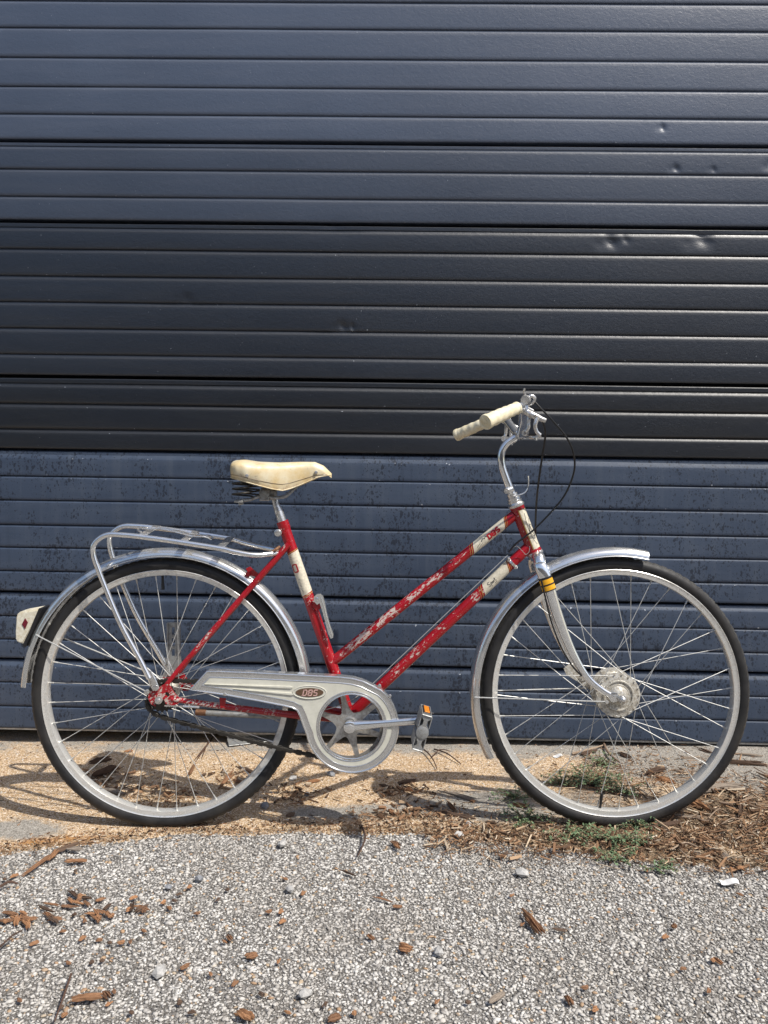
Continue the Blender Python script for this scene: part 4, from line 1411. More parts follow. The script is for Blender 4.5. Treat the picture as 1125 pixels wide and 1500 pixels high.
# ---- drive: chain guard, chainring, cranks, pedals
gout = [(279, 1010.5), (303.5, 983.5), (330, 984), (370, 985.5), (420, 988), (470, 990.5), (499, 992), (516, 994), (531, 998)]
cx, cy_, Rr = 516, 1064, 67.3
for a in np.arange(-52, 172, 6):
    r_ = Rr
    gout.append((cx + r_ * math.cos(math.radians(a)), cy_ + r_ * math.sin(math.radians(a)) * (1.0)))
gout += [(444.5, 1063), (440, 1050), (435.5, 1040.5), (428, 1036.5), (416, 1033.5), (380, 1026.5), (330, 1017.5), (300, 1013.2)]
hole = circle(515, 1064, 47.5, 64)
mb = MB()
GD = -.078
plate(mb, [gout, hole], GD, GD + .0012, pc=GD)
# side skirt: thin band round the outline
pts = [P(x, y, GD) for x, y in gout]
band_v = []
for p in pts: band_v += [p, Vector((p.x, 2 - .050, p.z))]
n2 = len(pts)
mb.add(band_v, [(2 * i, 2 * ((i + 1) % n2), 2 * ((i + 1) % n2) + 1, 2 * i + 1) for i in range(n2)])
def bead(mb, loop, r, lift=0.0):
    tube(mb, [P(x, y, GD - lift) for x, y in loop], r, 8, closed=True)
bead(mb, gout, .0022, .0)
bead(mb, inset(gout, 8.5), .0012, .0006)
bead(mb, hole, .0020, .0006)
bead(mb, circle(515, 1064, 51.0, 64), .0012, .0008)
guard = mb.build('chain_guard', M['alu'], bike)
mb = MB()
fld = inset(gout, 9.5)
plate(mb, [fld, circle(515, 1064, 52, 64)], GD - .0008, GD + .0002, pc=GD)
mb.build('field', M['guard_cream'], guard)
mb = MB()
for (x0, y0, x1, y1, h) in ((300, 1001.5, 426, 1006.5, 1.5), (342, 1008.5, 428, 1016.5, 1.5)):
    q = [(x0, y0), (x1, y1 - h), (x1 + 3, y1), (x1, y1 + h)]
    plate(mb, [q], GD - .0036, GD, pc=GD)
mb.build('ridge', M['guard_cream'], guard)
mb = MB(); e1 = circle(453.5, 1014, 24, 40, 9.5); e2 = circle(453.5, 1014, 22, 40, 7.8)
plate(mb, [e1], GD - .0022, GD, pc=GD); bead(mb, e1, .0011, .0022)
bdg = mb.build('badge', M['guard_cream'], guard)
mb = MB(); plate(mb, [circle(453.5, 1014, 20.5, 36, 6.6)], GD - .0030, GD - .0018, pc=GD)
mb.build('badge_face', M['badge_brown'], guard)
mb = MB()
o0 = P(443.5, 1018.2, GD)
def fb(s, t, lift=0): return Vector((o0.x + s, 2 + GD - .0036, o0.z + t))
letters(mb, fb, 'DBS', 0, 0, .0105, .0135, .0026, shear=.25)
mb.build('lettering', M['badge_pink'], guard)
for (x, y) in ((329, 1017.5), (571, 1020), (556, 1005)):
    mb = MB(); lathe(mb, P(x, y, GD - .003), YD, [(0, .002), (.001, .0042), (.004, .0045)], 12); mb.build('screw', M['chrome_dull'], guard)

# chainring with six claws
mb = MB()
cc = P(511, 1061.5, -.052)
tips = [36, 102, 158, 227, 285, 341]
loop = []
for i, a in enumerate(tips):
    b = tips[(i + 1) % 6] + (360 if i == 5 else 0)
    loop += [(47, a - 4), (49, a), (47, a + 4), (33, a + 7)]
    m = (a + b) / 2
    loop += [(24, a + 14), (19.5, m - 8), (18.5, m), (19.5, m + 8), (24, b - 14), (33, b - 7)]
pl = [(511 + r_ * math.cos(math.radians(a)), 1061.5 - r_ * math.sin(math.radians(a))) for r_, a in loop]
plate(mb, [pl], -.054, -.050, pc=-.054)
outr = []
for k in range(46 * 4):
    a = 2 * PI * k / 184; r_ = 54.5 if k % 4 in (1, 2) else 51.0
    outr.append((511 + r_ * math.cos(a), 1061.5 + r_ * math.sin(a)))
plate(mb, [outr, circle(511, 1061.5, 46, 60)], -.053, -.0505, pc=-.053)
mb.build('chainring', M['spider'], bike)
def crank(s, tipx, tipy, name='crank'):
    mb = MB()
    d = .086 * s
    c0 = Vector((BB.x, 2 + .070 * s, BB.z)); t0 = Vector((tipx, 2 + d, tipy))
    pts = [c0.lerp(t0, k) + YD * (.010 * s * math.sin(min(1, k * 1.3) * PI / 2)) * 0 for k in (-.06, 0, .08, .3, .6, .9, 1, 1.05)]
    tube(mb, pts, [.009, .0145, .0135, .0105, .0088, .0092, .0105, .007], 16, flat=(YD, .62))
    lathe(mb, Vector((BB.x, 2 + .050 * s, BB.z)), YD * s, [(0, .012), (.014, .015), (.028, .015), (.030, .011)], 20)
    lathe(mb, t0 - YD * .006, YD, [(0, .0105), (.012, .0105)], 16)
    lathe(mb, Vector((BB.x, 2 + .081 * s, BB.z)), YD * s, [(0, .0085), (.0015, .008), (.002, .005)], 16)
    mb.build(name, M['chrome'], bike)
    return t0
q = P(616, 1055.5, -.086)
t0 = crank(-1, q.x, q.z)
t1 = crank(1, 2 * BB.x - q.x, 2 * BB.z - q.z)
def pedal(t, s, ang):
    root = empty('pedal', t + YD * s * .05, bike)
    R3 = Matrix.Rotation(ang, 3, 'Y') @ Matrix.Diagonal((.88, 1, .95))
    c = t + YD * s * .052
    mb = MB()
    lathe(mb, t, YD * s, [(0, .007), (.012, .007), (.014, .0125), (.030, .0115), (.060, .0115), (.078, .0125), (.082, .015), (.092, .015), (.094, .009)], 20)
    for yo in (.014, .088):   # waisted end plates
        cc_ = t + YD * s * yo
        lp = [(-.048, -.011), (-.048, .011), (-.041, .012), (-.034, .005), (-.022, .005), (-.013, .013), (0, .0165), (.013, .013), (.022, .005), (.034, .005), (.041, .012), (.048, .011), (.048, -.011), (.041, -.012), (.034, -.005), (.022, -.005), (.013, -.013), (0, -.0165), (-.013, -.013), (-.022, -.005), (-.034, -.005), (-.041, -.012)]
        vs = [cc_ + R3 @ Vector((x, 0, z)) for x, z in lp] + [cc_ + YD * .0022 * s + R3 @ Vector((x, 0, z)) for x, z in lp]
        k = len(lp)
        mb.add(vs, [tuple(range(k)), tuple(range(2 * k - 1, k - 1, -1))] + [(i, (i + 1) % k, k + (i + 1) % k, k + i) for i in range(k)], smooth=False)
    mb.build('pedal_body', M['galv'], root)
    mb = MB()
    for e in (-1, 1):
        box(mb, c + R3 @ Vector((e * .048, 0, 0)), (.003, .082, .026), R3, bev=.001)
        box(mb, c + R3 @ Vector((e * .030, 0, .0135)), (.030, .076, .002), R3); box(mb, c + R3 @ Vector((e * .030, 0, -.0135)), (.030, .076, .002), R3)
    mb.build('pedal_cage', M['galv'], root)
    for e in (-1, 1):
        mb = MB(); box(mb, c + R3 @ Vector((e * .0505, 0, 0)), (.003, .060, .020), R3, bev=.001); mb.build('reflector_frame', M['black_plastic'], root)
        mb = MB(); box(mb, c + R3 @ Vector((e * .0525, 0, 0)), (.003, .046, .014), R3, bev=.001); mb.build('reflector', M['amber'], root)
    return root
pedal(t0, -1, math.radians(-74))
pedal(t1, 1, math.radians(-74))
mb = MB(); lathe(mb, BB + YD * -.062, YD, [(0, .010), (.004, .014), (.124, .014), (.128, .010)], 18); mb.build('spindle', M['steel_dark'], bike)

# kickstand, folded back along the far stay
mb = MB()
tube(mb, cat([P(452, 1052, .030), P(436, 1051, .055), P(400, 1049, .066), P(345, 1046.5, .070), P(300, 1044, .074)], 5), [.0075, .0078, .0072], 14)
ks = mb.build('kickstand', M['galv'], bike)
mb = MB(); rod(mb, P(302, 1044, .074), P(287, 1043.2, .075), .0082, 14); mb.build('kickstand_foot', M['rusty'], ks)

# chain
def resample(pts, step):
    pts = [Vector(p) for p in pts]; out = [pts[0]]; acc = 0
    for a, b in zip(pts[:-1], pts[1:]):
        L_ = (b - a).length; d = step - acc
        while d <= L_:
            out.append(a.lerp(b, d / L_)); d += step
        acc = L_ - (d - step)
    return out
cd_ = -.0425
low = [P(214.5, 1026, cd_), P(217, 1036, cd_), P(225, 1044.5, cd_), P(240, 1051, cd_), P(259, 1056.5, cd_), P(308, 1069.5, cd_), P(361, 1083.5, -.047), P(404, 1094.5, -.049), P(437, 1102, -.051), P(469, 1109, -.052), P(492, 1113.5, -.052)]
arc = [P(511 + 53 * math.cos(a), 1061.5 + 53 * math.sin(a), -.052) for a in np.radians(np.arange(105, -91, -10))]
up = [P(470, 1006, -.050), P(380, 1001, -.046), P(290, 998, cd_), P(258, 997.5, cd_)]
bk = [P(240 + 20 * math.cos(a), 1017 + 20 * math.sin(a), cd_) for a in np.radians(np.arange(-80, -181, -15))]
loopc = resample(cat(low + arc + up + bk + [low[0]], 5), .0063)
mb = MB()
for i in range(len(loopc) - 2):
    a, b = loopc[i], loopc[i + 2]
    if i % 2: continue
    m = (a + b) / 2; d = (b - a).normalized()
    R3 = Matrix((d, YD, d.cross(YD))).transposed()
    wdt = .0046 if (i // 2) % 2 else .0026
    for s in (-1, 1):
        box(mb, m + YD * s * wdt, (.0150, .0013, .0100 if (i // 2) % 2 else .0074), R3, bev=.0004)
    lathe(mb, a - YD * .0056, YD, [(0, .0026), (.0112, .0026)], 8)
mb.build('chain', M['steel_dark'], bike)

# ------------------------------------------------------------------ litter on the ground
def chip_mesh(L_, w_, h, seed, rough=.3, mat=None, n=6):
    """A torn piece of wood: several jagged shards grown together along the grain."""
    r = random.Random(seed); mb = MB()
    ns = 3 if w_ < .010 else 5 if w_ < .02 else 7
    for q in range(ns):
        c_ = (q + .5) / ns - .5
        l_ = L_ * r.uniform(.6, 1.0) * (1 - .25 * abs(c_)); x0 = (L_ - l_) * r.uniform(-.5, .5)
        y0 = c_ * w_ * .85; sl_ = r.uniform(-.10, .10); ww = w_ / ns * r.uniform(.9, 1.6); hh = h * r.uniform(.55, 1.0) * (1 - .5 * abs(c_)); z0 = r.uniform(-.15, .2) * h
        arch = r.uniform(-.1, .2) * h
        vs = []
        for i in range(n):
            t = i / (n - 1); k = (1.0, .95)[i % 2] * (.25 + .75 * min(1, 4 * t, 4 * (1 - t)) ** .6)
            for j in range(5):
                a = 2 * PI * j / 5 + .3 + q
                e = k * (1 + r.uniform(-rough, rough))
                vs.append((x0 + (t - .5) * l_, y0 + sl_ * (t - .5) * l_ + ww / 2 * math.cos(a) * e, z0 + hh / 2 * math.sin(a) * e + arch * math.sin(t * PI)))
        fs = [(i * 5 + j, i * 5 + (j + 1) % 5, (i + 1) * 5 + (j + 1) % 5, (i + 1) * 5 + j) for i in range(n - 1) for j in range(5)]
        fs += [tuple(range(4, -1, -1)), tuple((n - 1) * 5 + j for j in range(5))]
        mb.add(vs, fs, smooth=False)
    return mb.mesh('wood_chip', mat)
def gz(x, y):
    return apron_h(x, y) if y > edge_y(x) else .0005
def lay(name, me, p, rz, label, cat_, group=None, tilt=0, scale=None, lift=0):
    o = bpy.data.objects.new(name, me)
    link(o, at=(p[0], p[1], gz(p[0], p[1]) + lift))
    o.rotation_euler = (random.uniform(-.2, .2), tilt, rz)
    if scale: o.scale = scale
    tag(o, label, cat_, group)
    return o
def span(pa, pb, w_, h, seed, mat, name, label, cat_, group=None, tilt=0, rough=.3, lift=None):
    a = G(*pa); b = G(*pb); m = (a + b) / 2; d = b - a
    me = chip_mesh(d.length, w_, h, seed, rough, M[mat])
    return lay(name, me, m, math.atan2(d.y, d.x), label, cat_, group, tilt, lift=(h * .42 if lift is None else lift))
WC = 'wood chip'
span((763, 1335), (796, 1374), .020, .012, 1, 'wood_orange', 'wood_chip', 'long orange brown splinter lying alone on the gravel below the front wheel', WC)
span((101, 1468), (152, 1463), .021, .012, 2, 'wood_orange', 'wood_chip', 'flat orange wood chip, largest on the gravel at the lower left', WC)
span((150, 1456), (163, 1466), .012, .010, 3, 'wood_orange', 'wood_chip', 'stub of reddish wood touching the flat orange chip', WC)
span((346, 1486), (371, 1499), .022, .012, 4, 'wood_orange', 'wood_chip', 'orange chip cut off by the bottom edge, below the rear wheel', WC)
span((478, 1499), (500, 1492), .014, .010, 5, 'wood_orange', 'wood_chip', 'narrow orange chip at the bottom edge under the crank', WC)
span((28, 1289), (78, 1253), .012, .008, 6, 'wood_orange', 'wood_splinter', 'long thin reddish splinter pointing at the rear wheel', WC)
span((75, 1252), (122, 1236), .013, .010, 7, 'wood_dark', 'wood_splinter', 'brown splinter with a dark knot on the sand edge', WC)
span((93, 1265), (128, 1263), .014, .010, 8, 'wood_orange', 'wood_chip', 'flat red brown chip lying level under the knotted splinter', WC)
span((72, 1264), (86, 1245), .016, .010, 18, 'wood_orange', 'wood_chip', 'short brown chip crossing the long thin splinter', WC)
span((95, 1246), (122, 1247), .014, .009, 19, 'wood_grey', 'wood_chip', 'pale tan chip between the two brown splinters', WC)
span((541, 1314), (582, 1325), .006, .005, 9, 'wood_orange', 'wood_splinter', 'thin orange sliver on the gravel below the chain guard', WC)
span((494, 1274), (526, 1287), .007, .006, 10, 'wood_dark', 'wood_splinter', 'thin brown sliver just below the chain guard shadow', WC)
span((571, 1233), (586, 1241), .013, .008, 11, 'wood_orange', 'wood_chip', 'bright orange chip at the gravel edge under the pedal', WC)
span((583, 1390), (605, 1394), .022, .010, 12, 'wood_orange', 'wood_chip', 'stubby reddish chip midway along the gravel below the pedal', WC)
span((358, 1405), (378, 1401), .018, .010, 13, 'wood_orange', 'wood_chip', 'squat orange chip centred on the gravel below the rear wheel', WC)
span((717, 1473), (740, 1456), .013, .009, 14, 'wood_grey', 'wood_chip', 'dull tan chip pair member below the long orange splinter', WC)
span((829, 1460), (839, 1476), .012, .008, 15, 'wood_orange', 'wood_chip', 'small upright orange chip near the bottom, below the front hub', WC)
span((808, 1362), (834, 1366), .008, .005, 16, 'wood_dark', 'wood_splinter', 'faint brown sliver to one side of the long orange splinter', WC)
span((983, 1358), (992, 1362), .014, .008, 17, 'wood_orange', 'wood_chip', 'tiny red chip alone on the gravel under the front tyre', WC)
# left clumps
k = 30
for (cx_, cy2, n_, lab) in ((132, 1318, 7, 'orange splinter in the clump nearest the rear tyre'), (135, 1342, 9, 'orange splinter in the middle clump on the gravel'), (28, 1350, 11, 'orange splinter in the clump at the left border'),
                           (68, 1337, 5, 'red brown splinter between the clumps on the left gravel'), (205, 1335, 6, 'small splinter scattered on the gravel below the rear tyre')):
    for i in range(n_):
        x = cx_ + random.gauss(0, 13); y = cy2 + random.gauss(0, 7); a = random.uniform(0, PI); l_ = random.uniform(7, 17)
        k += 1
        span((x - l_ * math.cos(a), y - l_ * .55 * math.sin(a)), (x + l_ * math.cos(a), y + l_ * .55 * math.sin(a)), random.uniform(.006, .013), .006, k, random.choice(['wood_orange', 'wood_orange', 'wood_orange', 'wood_dark']), 'wood_splinter', lab, WC, lab.split(' in ')[-1] if ' in ' in lab else lab.split('splinter ')[-1])
# loose small chips anywhere on the gravel
vars_ = [chip_mesh(random.uniform(.012, .024), random.uniform(.006, .011), .006, 100 + i, .4, M['wood_orange' if i % 4 else 'wood_dark']) for i in range(8)]
for i in range(70):
    px = random.uniform(5, 1120); py = random.uniform(1260, 1495)
    if random.random() < .45: px = random.uniform(5, 420)
    p = G(px, py)
    lay('wood_chip', random.choice(vars_), p, random.uniform(0, PI), 'small brown wood chip lying loose on the gravel', WC, 'small wood chips loose on the gravel', lift=.002)
# pieces on the sand
span((133, 1142), (172, 1128), .030, .022, 201, 'wood_dark', 'wood_block', 'charred dark wood block seen through the rear wheel', 'wood block', rough=.35)
span((128, 1130), (165, 1122), .024, .016, 202, 'wood_dark', 'wood_block', 'thin dark slab on top of the charred block', 'wood block', lift=.024)
span((163, 1150), (180, 1140), .018, .018, 203, 'wood_grey', 'wood_block', 'grey wood lump beside the charred block', 'wood block')
span((150, 1156), (186, 1168), .016, .012, 204, 'wood_grey', 'wood_block', 'grey strip of wood below the charred block by the rear rim', 'wood block')
span((182, 1103), (195, 1101), .012, .008, 205, 'wood_orange', 'wood_chip', 'orange chip alone on clean sand under the rear hub', WC)
span((273, 1140), (288, 1120), .012, .012, 206, 'wood_orange', 'stick', 'thick end of brown stick standing on the sand behind rear wheel', 'stick')
span((286, 1122), (311, 1078), .008, .008, 207, 'twig_dark', 'stick', 'thin dark stick leaning up to the door behind the rear wheel', 'stick')
for (pa, pb, w_, m, lab) in (((318, 1158), (345, 1128), .017, 'wood_orange', 'longest orange chip in the heap inside the rear rim'), ((345, 1123), (378, 1136), .010, 'wood_dark', 'dark strip on top of the heap inside the rear rim'),
                          ((348, 1133), (366, 1125), .014, 'wood_grey', 'tan chip at the top of the heap inside the rear rim'), ((323, 1132), (332, 1130), .010, 'wood_grey', 'small tan chip to the side of the heap inside the rear rim'),
                          ((340, 1144), (364, 1150), .010, 'wood_orange', 'orange chip at the foot of the heap inside the rear rim'), ((364, 1138), (384, 1127), .008, 'wood_orange', 'thin orange chip touching the rear rim'),
                          ((293, 1137), (303, 1135), .010, 'wood_dark', 'lone brown chip between the stick and the heap')):
    k += 1; span(pa, pb, w_, .010, k, m, 'wood_chip', lab, WC)
for (pa, pb, w_, m, lab) in (((582, 1150), (612, 1145), .016, 'wood_dark', 'dark bark piece behind the pedal shadow'), ((555, 1151), (578, 1158), .014, 'wood_dark', 'dark bark piece beside the chain guard shadow'),
                          ((590, 1158), (606, 1162), .010, 'wood_orange', 'red brown bark crumb below the pedal'), ((418, 1199), (434, 1194), .014, 'wood_dark', 'brown lump at the sand edge beside the rear tyre'),
                          ((448, 1148), (470, 1146), .008, 'wood_orange', 'thin orange chip on the sand below the chain'), ((641, 1190), (700, 1202), .012, 'wood_dark', 'long dark strip in the litter before the front tyre'),
                          ((655, 1176), (668, 1192), .012, 'wood_orange', 'bright orange chip stuck up in the litter by the front tyre'), ((568, 1188), (580, 1196), .014, 'wood_orange', 'orange chip at the sand edge below the pedal'),
                          ((640, 1160), (700, 1176), .008, 'wood_grey', 'long pale strip on the grey patch before the front tyre'), ((575, 1240), (588, 1246), .010, 'wood_orange', 'deep orange chip, lower of the pair under the pedal')):
    k += 1; span(pa, pb, w_, .010, k, m, 'wood_chip', lab, WC)
# right side: slabs, logs, bark
for (pa, pb, w_, h, m, nm, lab) in (((1018, 1166), (1092, 1160), .032, .022, 'wood_grey', 'log', 'pale weathered log to the side of the front tyre'),
        ((995, 1178), (1042, 1196), .026, .018, 'wood_orange', 'wood_slab', 'red brown split slab in front of the pale log'),
        ((1083, 1172), (1085, 1210), .020, .014, 'wood_dark', 'wood_slab', 'dark slab standing end on beside the pale log'),
        ((943, 1218), (1008, 1208), .018, .012, 'wood_dark', 'wood_slab', 'dark plank tucked under the front tyre'),
        ((985, 1201), (1046, 1206), .012, .010, 'wood_grey', 'wood_slab', 'thin tan plank lying against the front tyre'),
        ((1060, 1120), (1125, 1124), .020, .014, 'wood_dark', 'wood_slab', 'dark branch piece near the door at the right border'),
        ((1065, 1105), (1118, 1110), .012, .008, 'wood_grey', 'wood_slab', 'grey strip against the door at the right border'),
        ((985, 1112), (1030, 1112), .014, .006, 'wood_grey', 'wood_slab', 'flat grey strip on concrete seen through the front rim'),
        ((945, 1138), (975, 1130), .026, .016, 'wood_dark', 'bark', 'dark curled bark inside the front rim'),
        ((958, 1142), (992, 1152), .018, .012, 'wood_orange', 'bark', 'brown bark piece beside the curled bark in the front wheel'),
        ((850, 1108), (872, 1100), .030, .012, 'wood_dark', 'bark', 'dark flat bark against the door behind the front hub'),
        ((905, 1104), (925, 1112), .022, .010, 'wood_dark', 'bark', 'reddish dark bark by the door behind the front spokes'),
        ((750, 1180), (774, 1184), .024, .010, 'wood_orange', 'bark', 'curled orange bark at the weeds beside the front tyre'),
        ((1022, 1098), (1046, 1106), .018, .008, 'wood_dark', 'bark', 'dark red bark against the door beside the front rim')):
    k += 1; span(pa, pb, w_, h, k, m, nm, lab, nm.replace('_', ' '), rough=.35)
# curved pale roots and twigs
def twig(pxs, r, mat, label, name='twig', z=.006):
    pts = []
    for i, (x, y) in enumerate(pxs):
        p = G(x, y); pts.append(Vector((p.x, p.y, gz(p.x, p.y) + z + (.006 if 0 < i < len(pxs) - 1 else 0))))
    mb = MB(); tube(mb, cat(pts, 6), [r, r * .9, r * .5], 7)
    o = mb.build(name, M[mat]); tag(o, label, 'twig')
twig([(838, 1106), (858, 1104), (872, 1100), (884, 1094)], .004, 'twig', 'pale forked driftwood twig behind the front hub')
twig([(884, 1090), (890, 1106), (902, 1118), (912, 1122)], .004, 'twig', 'pale bent root standing beside the driftwood twig')
twig([(856, 1108), (868, 1112), (882, 1108)], .003, 'twig', 'short pale twig lying under the driftwood twig')
twig([(606, 1096), (622, 1104), (634, 1118), (640, 1130)], .0025, 'twig_dark', 'dark twig curving from the pedal toward the sand')
twig([(636, 1100), (655, 1110), (675, 1122)], .0025, 'twig_dark', 'dark twig running between pedal and front mudguard')
twig([(632, 1112), (645, 1104), (660, 1104)], .002, 'twig_dark', 'tiny dark twig crossing between pedal and mudguard')
twig([(104, 1432), (95, 1465), (80, 1502)], .0022, 'twig_dark', 'long straight dark twig at the lower left border')
twig([(530, 1213), (535, 1235), (524, 1258)], .0028, 'twig_dark', 'dark bent twig on the gravel edge below the chain guard')
twig([(0, 1303), (14, 1300), (26, 1299)], .003, 'twig_dark', 'short dark twig at the left border')
twig([(0, 1392), (18, 1380), (32, 1368)], .002, 'twig_dark', 'thin dark twig under the left border clump')
for i in range(26):
    x = random.uniform(985, 1125); y = random.uniform(1135, 1262); a = random.uniform(-.6, .8); l_ = random.uniform(18, 48)
    b = random.uniform(-7, 7)
    pts = []
    for u in (0, .5, 1):
        pts.append((x + l_ * (u - .5) * math.cos(a), y + l_ * (u - .5) * math.sin(a) * .6 + (b if u == .5 else 0)))
    mb = MB(); Q = []
    for j, q in enumerate(pts):
        p = G(*q); Q.append(Vector((p.x, p.y, gz(p.x, p.y) + .008 + random.uniform(0, .012))))
    tube(mb, cat(Q, 5), [random.uniform(.0012, .0026), .001], 6)
    o = mb.build('twig', M['twig']); tag(o, 'curly dry root strand tangled in the mulch beside the front tyre', 'twig', 'dry root strands in the mulch')

# splinters and crumbs nobody could count
def splinters(name, n, sampler, label, lmin, lmax, seed, mat='mulch', hmax=.01, wk=1.0):
    r = random.Random(seed); mb = MB()
    for _ in range(n):
        x, y = sampler(r)
        L_ = r.uniform(lmin, lmax) * (r.random() ** .7 + .3); w_ = wk * r.uniform(.0008, .0030); h = w_ * r.uniform(.4, 1)
        R3 = Matrix.Rotation(r.uniform(0, PI), 3, 'Z') @ Matrix.Rotation(r.gauss(0, .22), 3, 'Y') @ Matrix.Rotation(r.uniform(0, PI), 3, 'X')
        c = Vector((x, y, gz(x, y) + r.random() ** 2 * hmax + h * .5))
        vs = [c + R3 @ Vector((sx * L_ / 2, sy_ * w_ / 2 * (.5 if sx > 0 else 1), sz_ * h / 2)) for sx in (-1, 1) for sy_ in (-1, 1) for sz_ in (-1, 1)]
        mb.add(vs, [(0, 1, 3, 2), (4, 6, 7, 5), (0, 4, 5, 1), (2, 3, 7, 6), (0, 2, 6, 4), (1, 5, 7, 3)], smooth=False)
    o = mb.build(name, M[mat], at=(0, 0, 0)); tag(o, label, kind='stuff')
def smp_right(r):
    while True:
        px = 1125 + 200 - abs(r.gauss(0, 170)); py = r.gauss(1210, 38)
        if 800 < px < 1330 and 1110 < py < 1290 and (py < 1285 - abs(px - 1100) * .08):
            p = G(px, py); return p.x, p.y
def smp_mid(r):
    px = r.uniform(620, 1060); py = r.gauss(1222, 16) + (px - 620) * .03
    p = G(px, max(1150, py)); return p.x, p.y
def smp_edge(r):
    x = r.uniform(-1.2, .3); return x, edge_y(x) + r.gauss(.02, .022)
def smp_sand(r):
    return r.uniform(-1.3, 1.3), r.uniform(2.0, 2.6)
def smp_wheel(r):
    px = r.gauss(930, 60); py = r.gauss(1135, 20); p = G(px, max(1095, py)); return p.x, p.y
def smp_heap(r):
    px, py = r.choice([(155, 1145), (240, 1165), (350, 1140), (430, 1165), (590, 1160), (640, 1190), (560, 1200)])
    p = G(r.gauss(px, 28), r.gauss(py, 9)); return p.x, p.y
splinters('wood_litter', 170, smp_mid, 'larger torn fibres on the litter under the front tyre', .02, .05, 12, hmax=.008, wk=2.4)
splinters('wood_litter', 420, smp_right, 'larger torn fibres lying on the mulch beside the front tyre', .03, .07, 11, hmax=.016, wk=2.2)
splinters('wood_litter', 7500, smp_right, 'matted brown wood fibres and mulch beside the front tyre', .008, .036, 1, hmax=.014)
splinters('wood_litter', 2600, smp_mid, 'brown wood crumbs along the gravel edge under the front wheel', .006, .022, 2, hmax=.006)
splinters('wood_litter', 2200, smp_edge, 'orange wood crumbs along the edge of the sand', .004, .014, 3, hmax=.003)
splinters('wood_litter', 1500, smp_sand, 'fine crumbs scattered over the sandy concrete', .003, .010, 4, hmax=.001)
splinters('wood_litter', 900, smp_wheel, 'brown bark crumbs inside the front wheel by the door', .006, .026, 5, hmax=.008)
splinters('wood_litter', 260, smp_heap, 'torn bark pieces in the crumbs on the sand', .012, .032, 13, hmax=.008, wk=2.6)
splinters('wood_litter', 1500, smp_heap, 'small heaps of bark crumbs on the sand', .004, .016, 6, hmax=.006)
# loose grit on the sand
n_ = 5200
gx_ = rng.uniform(-1.3, 1.3, n_); gy_ = rng.uniform(1.96, 2.62, n_)
gz_ = np.array([gz(a, b) for a, b in zip(gx_, gy_)])
stones('grit', gx_, gy_, gz_, rng.choice([.0009, .0014, .0022, .0034], n_, p=[.45, .35, .15, .05]), M['gravel'], 'loose grit on the sandy concrete', seed=5)

# single stones
def stone(px, py, sz, mat, label, seed):
    r = random.Random(seed); p = G(px, py)
    t = (1 + 5 ** .5) / 2
    V = [(-1, t, 0), (1, t, 0), (-1, -t, 0), (1, -t, 0), (0, -1, t), (0, 1, t), (0, -1, -t), (0, 1, -t), (t, 0, -1), (t, 0, 1), (-t, 0, -1), (-t, 0, 1)]
    Fc = [(0, 11, 5), (0, 5, 1), (0, 1, 7), (0, 7, 10), (0, 10, 11), (1, 5, 9), (5, 11, 4), (11, 10, 2), (10, 7, 6), (7, 1, 8), (3, 9, 4), (3, 4, 2), (3, 2, 6), (3, 6, 8), (3, 8, 9), (4, 9, 5), (2, 4, 11), (6, 2, 10), (8, 6, 7), (9, 8, 1)]
    mb = MB(); z0 = gz(p.x, p.y)
    q = r.uniform(0, 6)
    vs = []
    for v in V:
        k_ = sz / 1.9 * (1 + r.uniform(-.2, .2)); x, y, z = v[0] * k_ * 1.15, v[1] * k_ * .8, v[2] * k_ * .6
        vs.append((p.x + x * math.cos(q) - y * math.sin(q), p.y + x * math.sin(q) + y * math.cos(q), z0 + z + sz * .3))
    mb.add(vs, Fc, smooth=False)
    o = mb.build('stone', M[mat]); tag(o, label, 'stone')
for i, (x, y, s_, m, lab) in enumerate(((388, 1183, .016, 'stone_blue', 'blue grey stone on the sand beside the rear tyre'), (429, 1142, .013, 'stone', 'pale angular stone on the sand under the chain'),
        (485, 1136, .015, 'stone_blue', 'rounded grey stone just below the chain guard'), (413, 1238, .014, 'stone', 'white stone at the top of the gravel below the rear tyre'),
        (450, 1166, .010, 'stone_blue', 'small grey stone between rear tyre and chain guard'), (672, 1222, .013, 'stone', 'pale stone at the gravel edge before the front tyre'),
        (686, 1208, .011, 'stone', 'white stone in the litter before the front tyre'), (425, 1305, .013, 'stone', 'cream stone on the gravel below the chain'),
        (235, 1427, .015, 'stone', 'large cream pebble on the gravel at the lower left'), (291, 1289, .011, 'stone_blue', 'dark grey stone on the gravel below the rear tyre'),
        (446, 1459, .012, 'stone', 'pale pebble near the bottom edge below the chain'), (247, 1301, .009, 'stone_blue', 'small dark stone among the gravel on the left'),
        (765, 1281, .016, 'stone', 'pale pebble on the gravel under the weeds'), (643, 1396, .012, 'stone', 'white pebble on the gravel near the centre'))):
    stone(x, y, s_, m, lab, i)

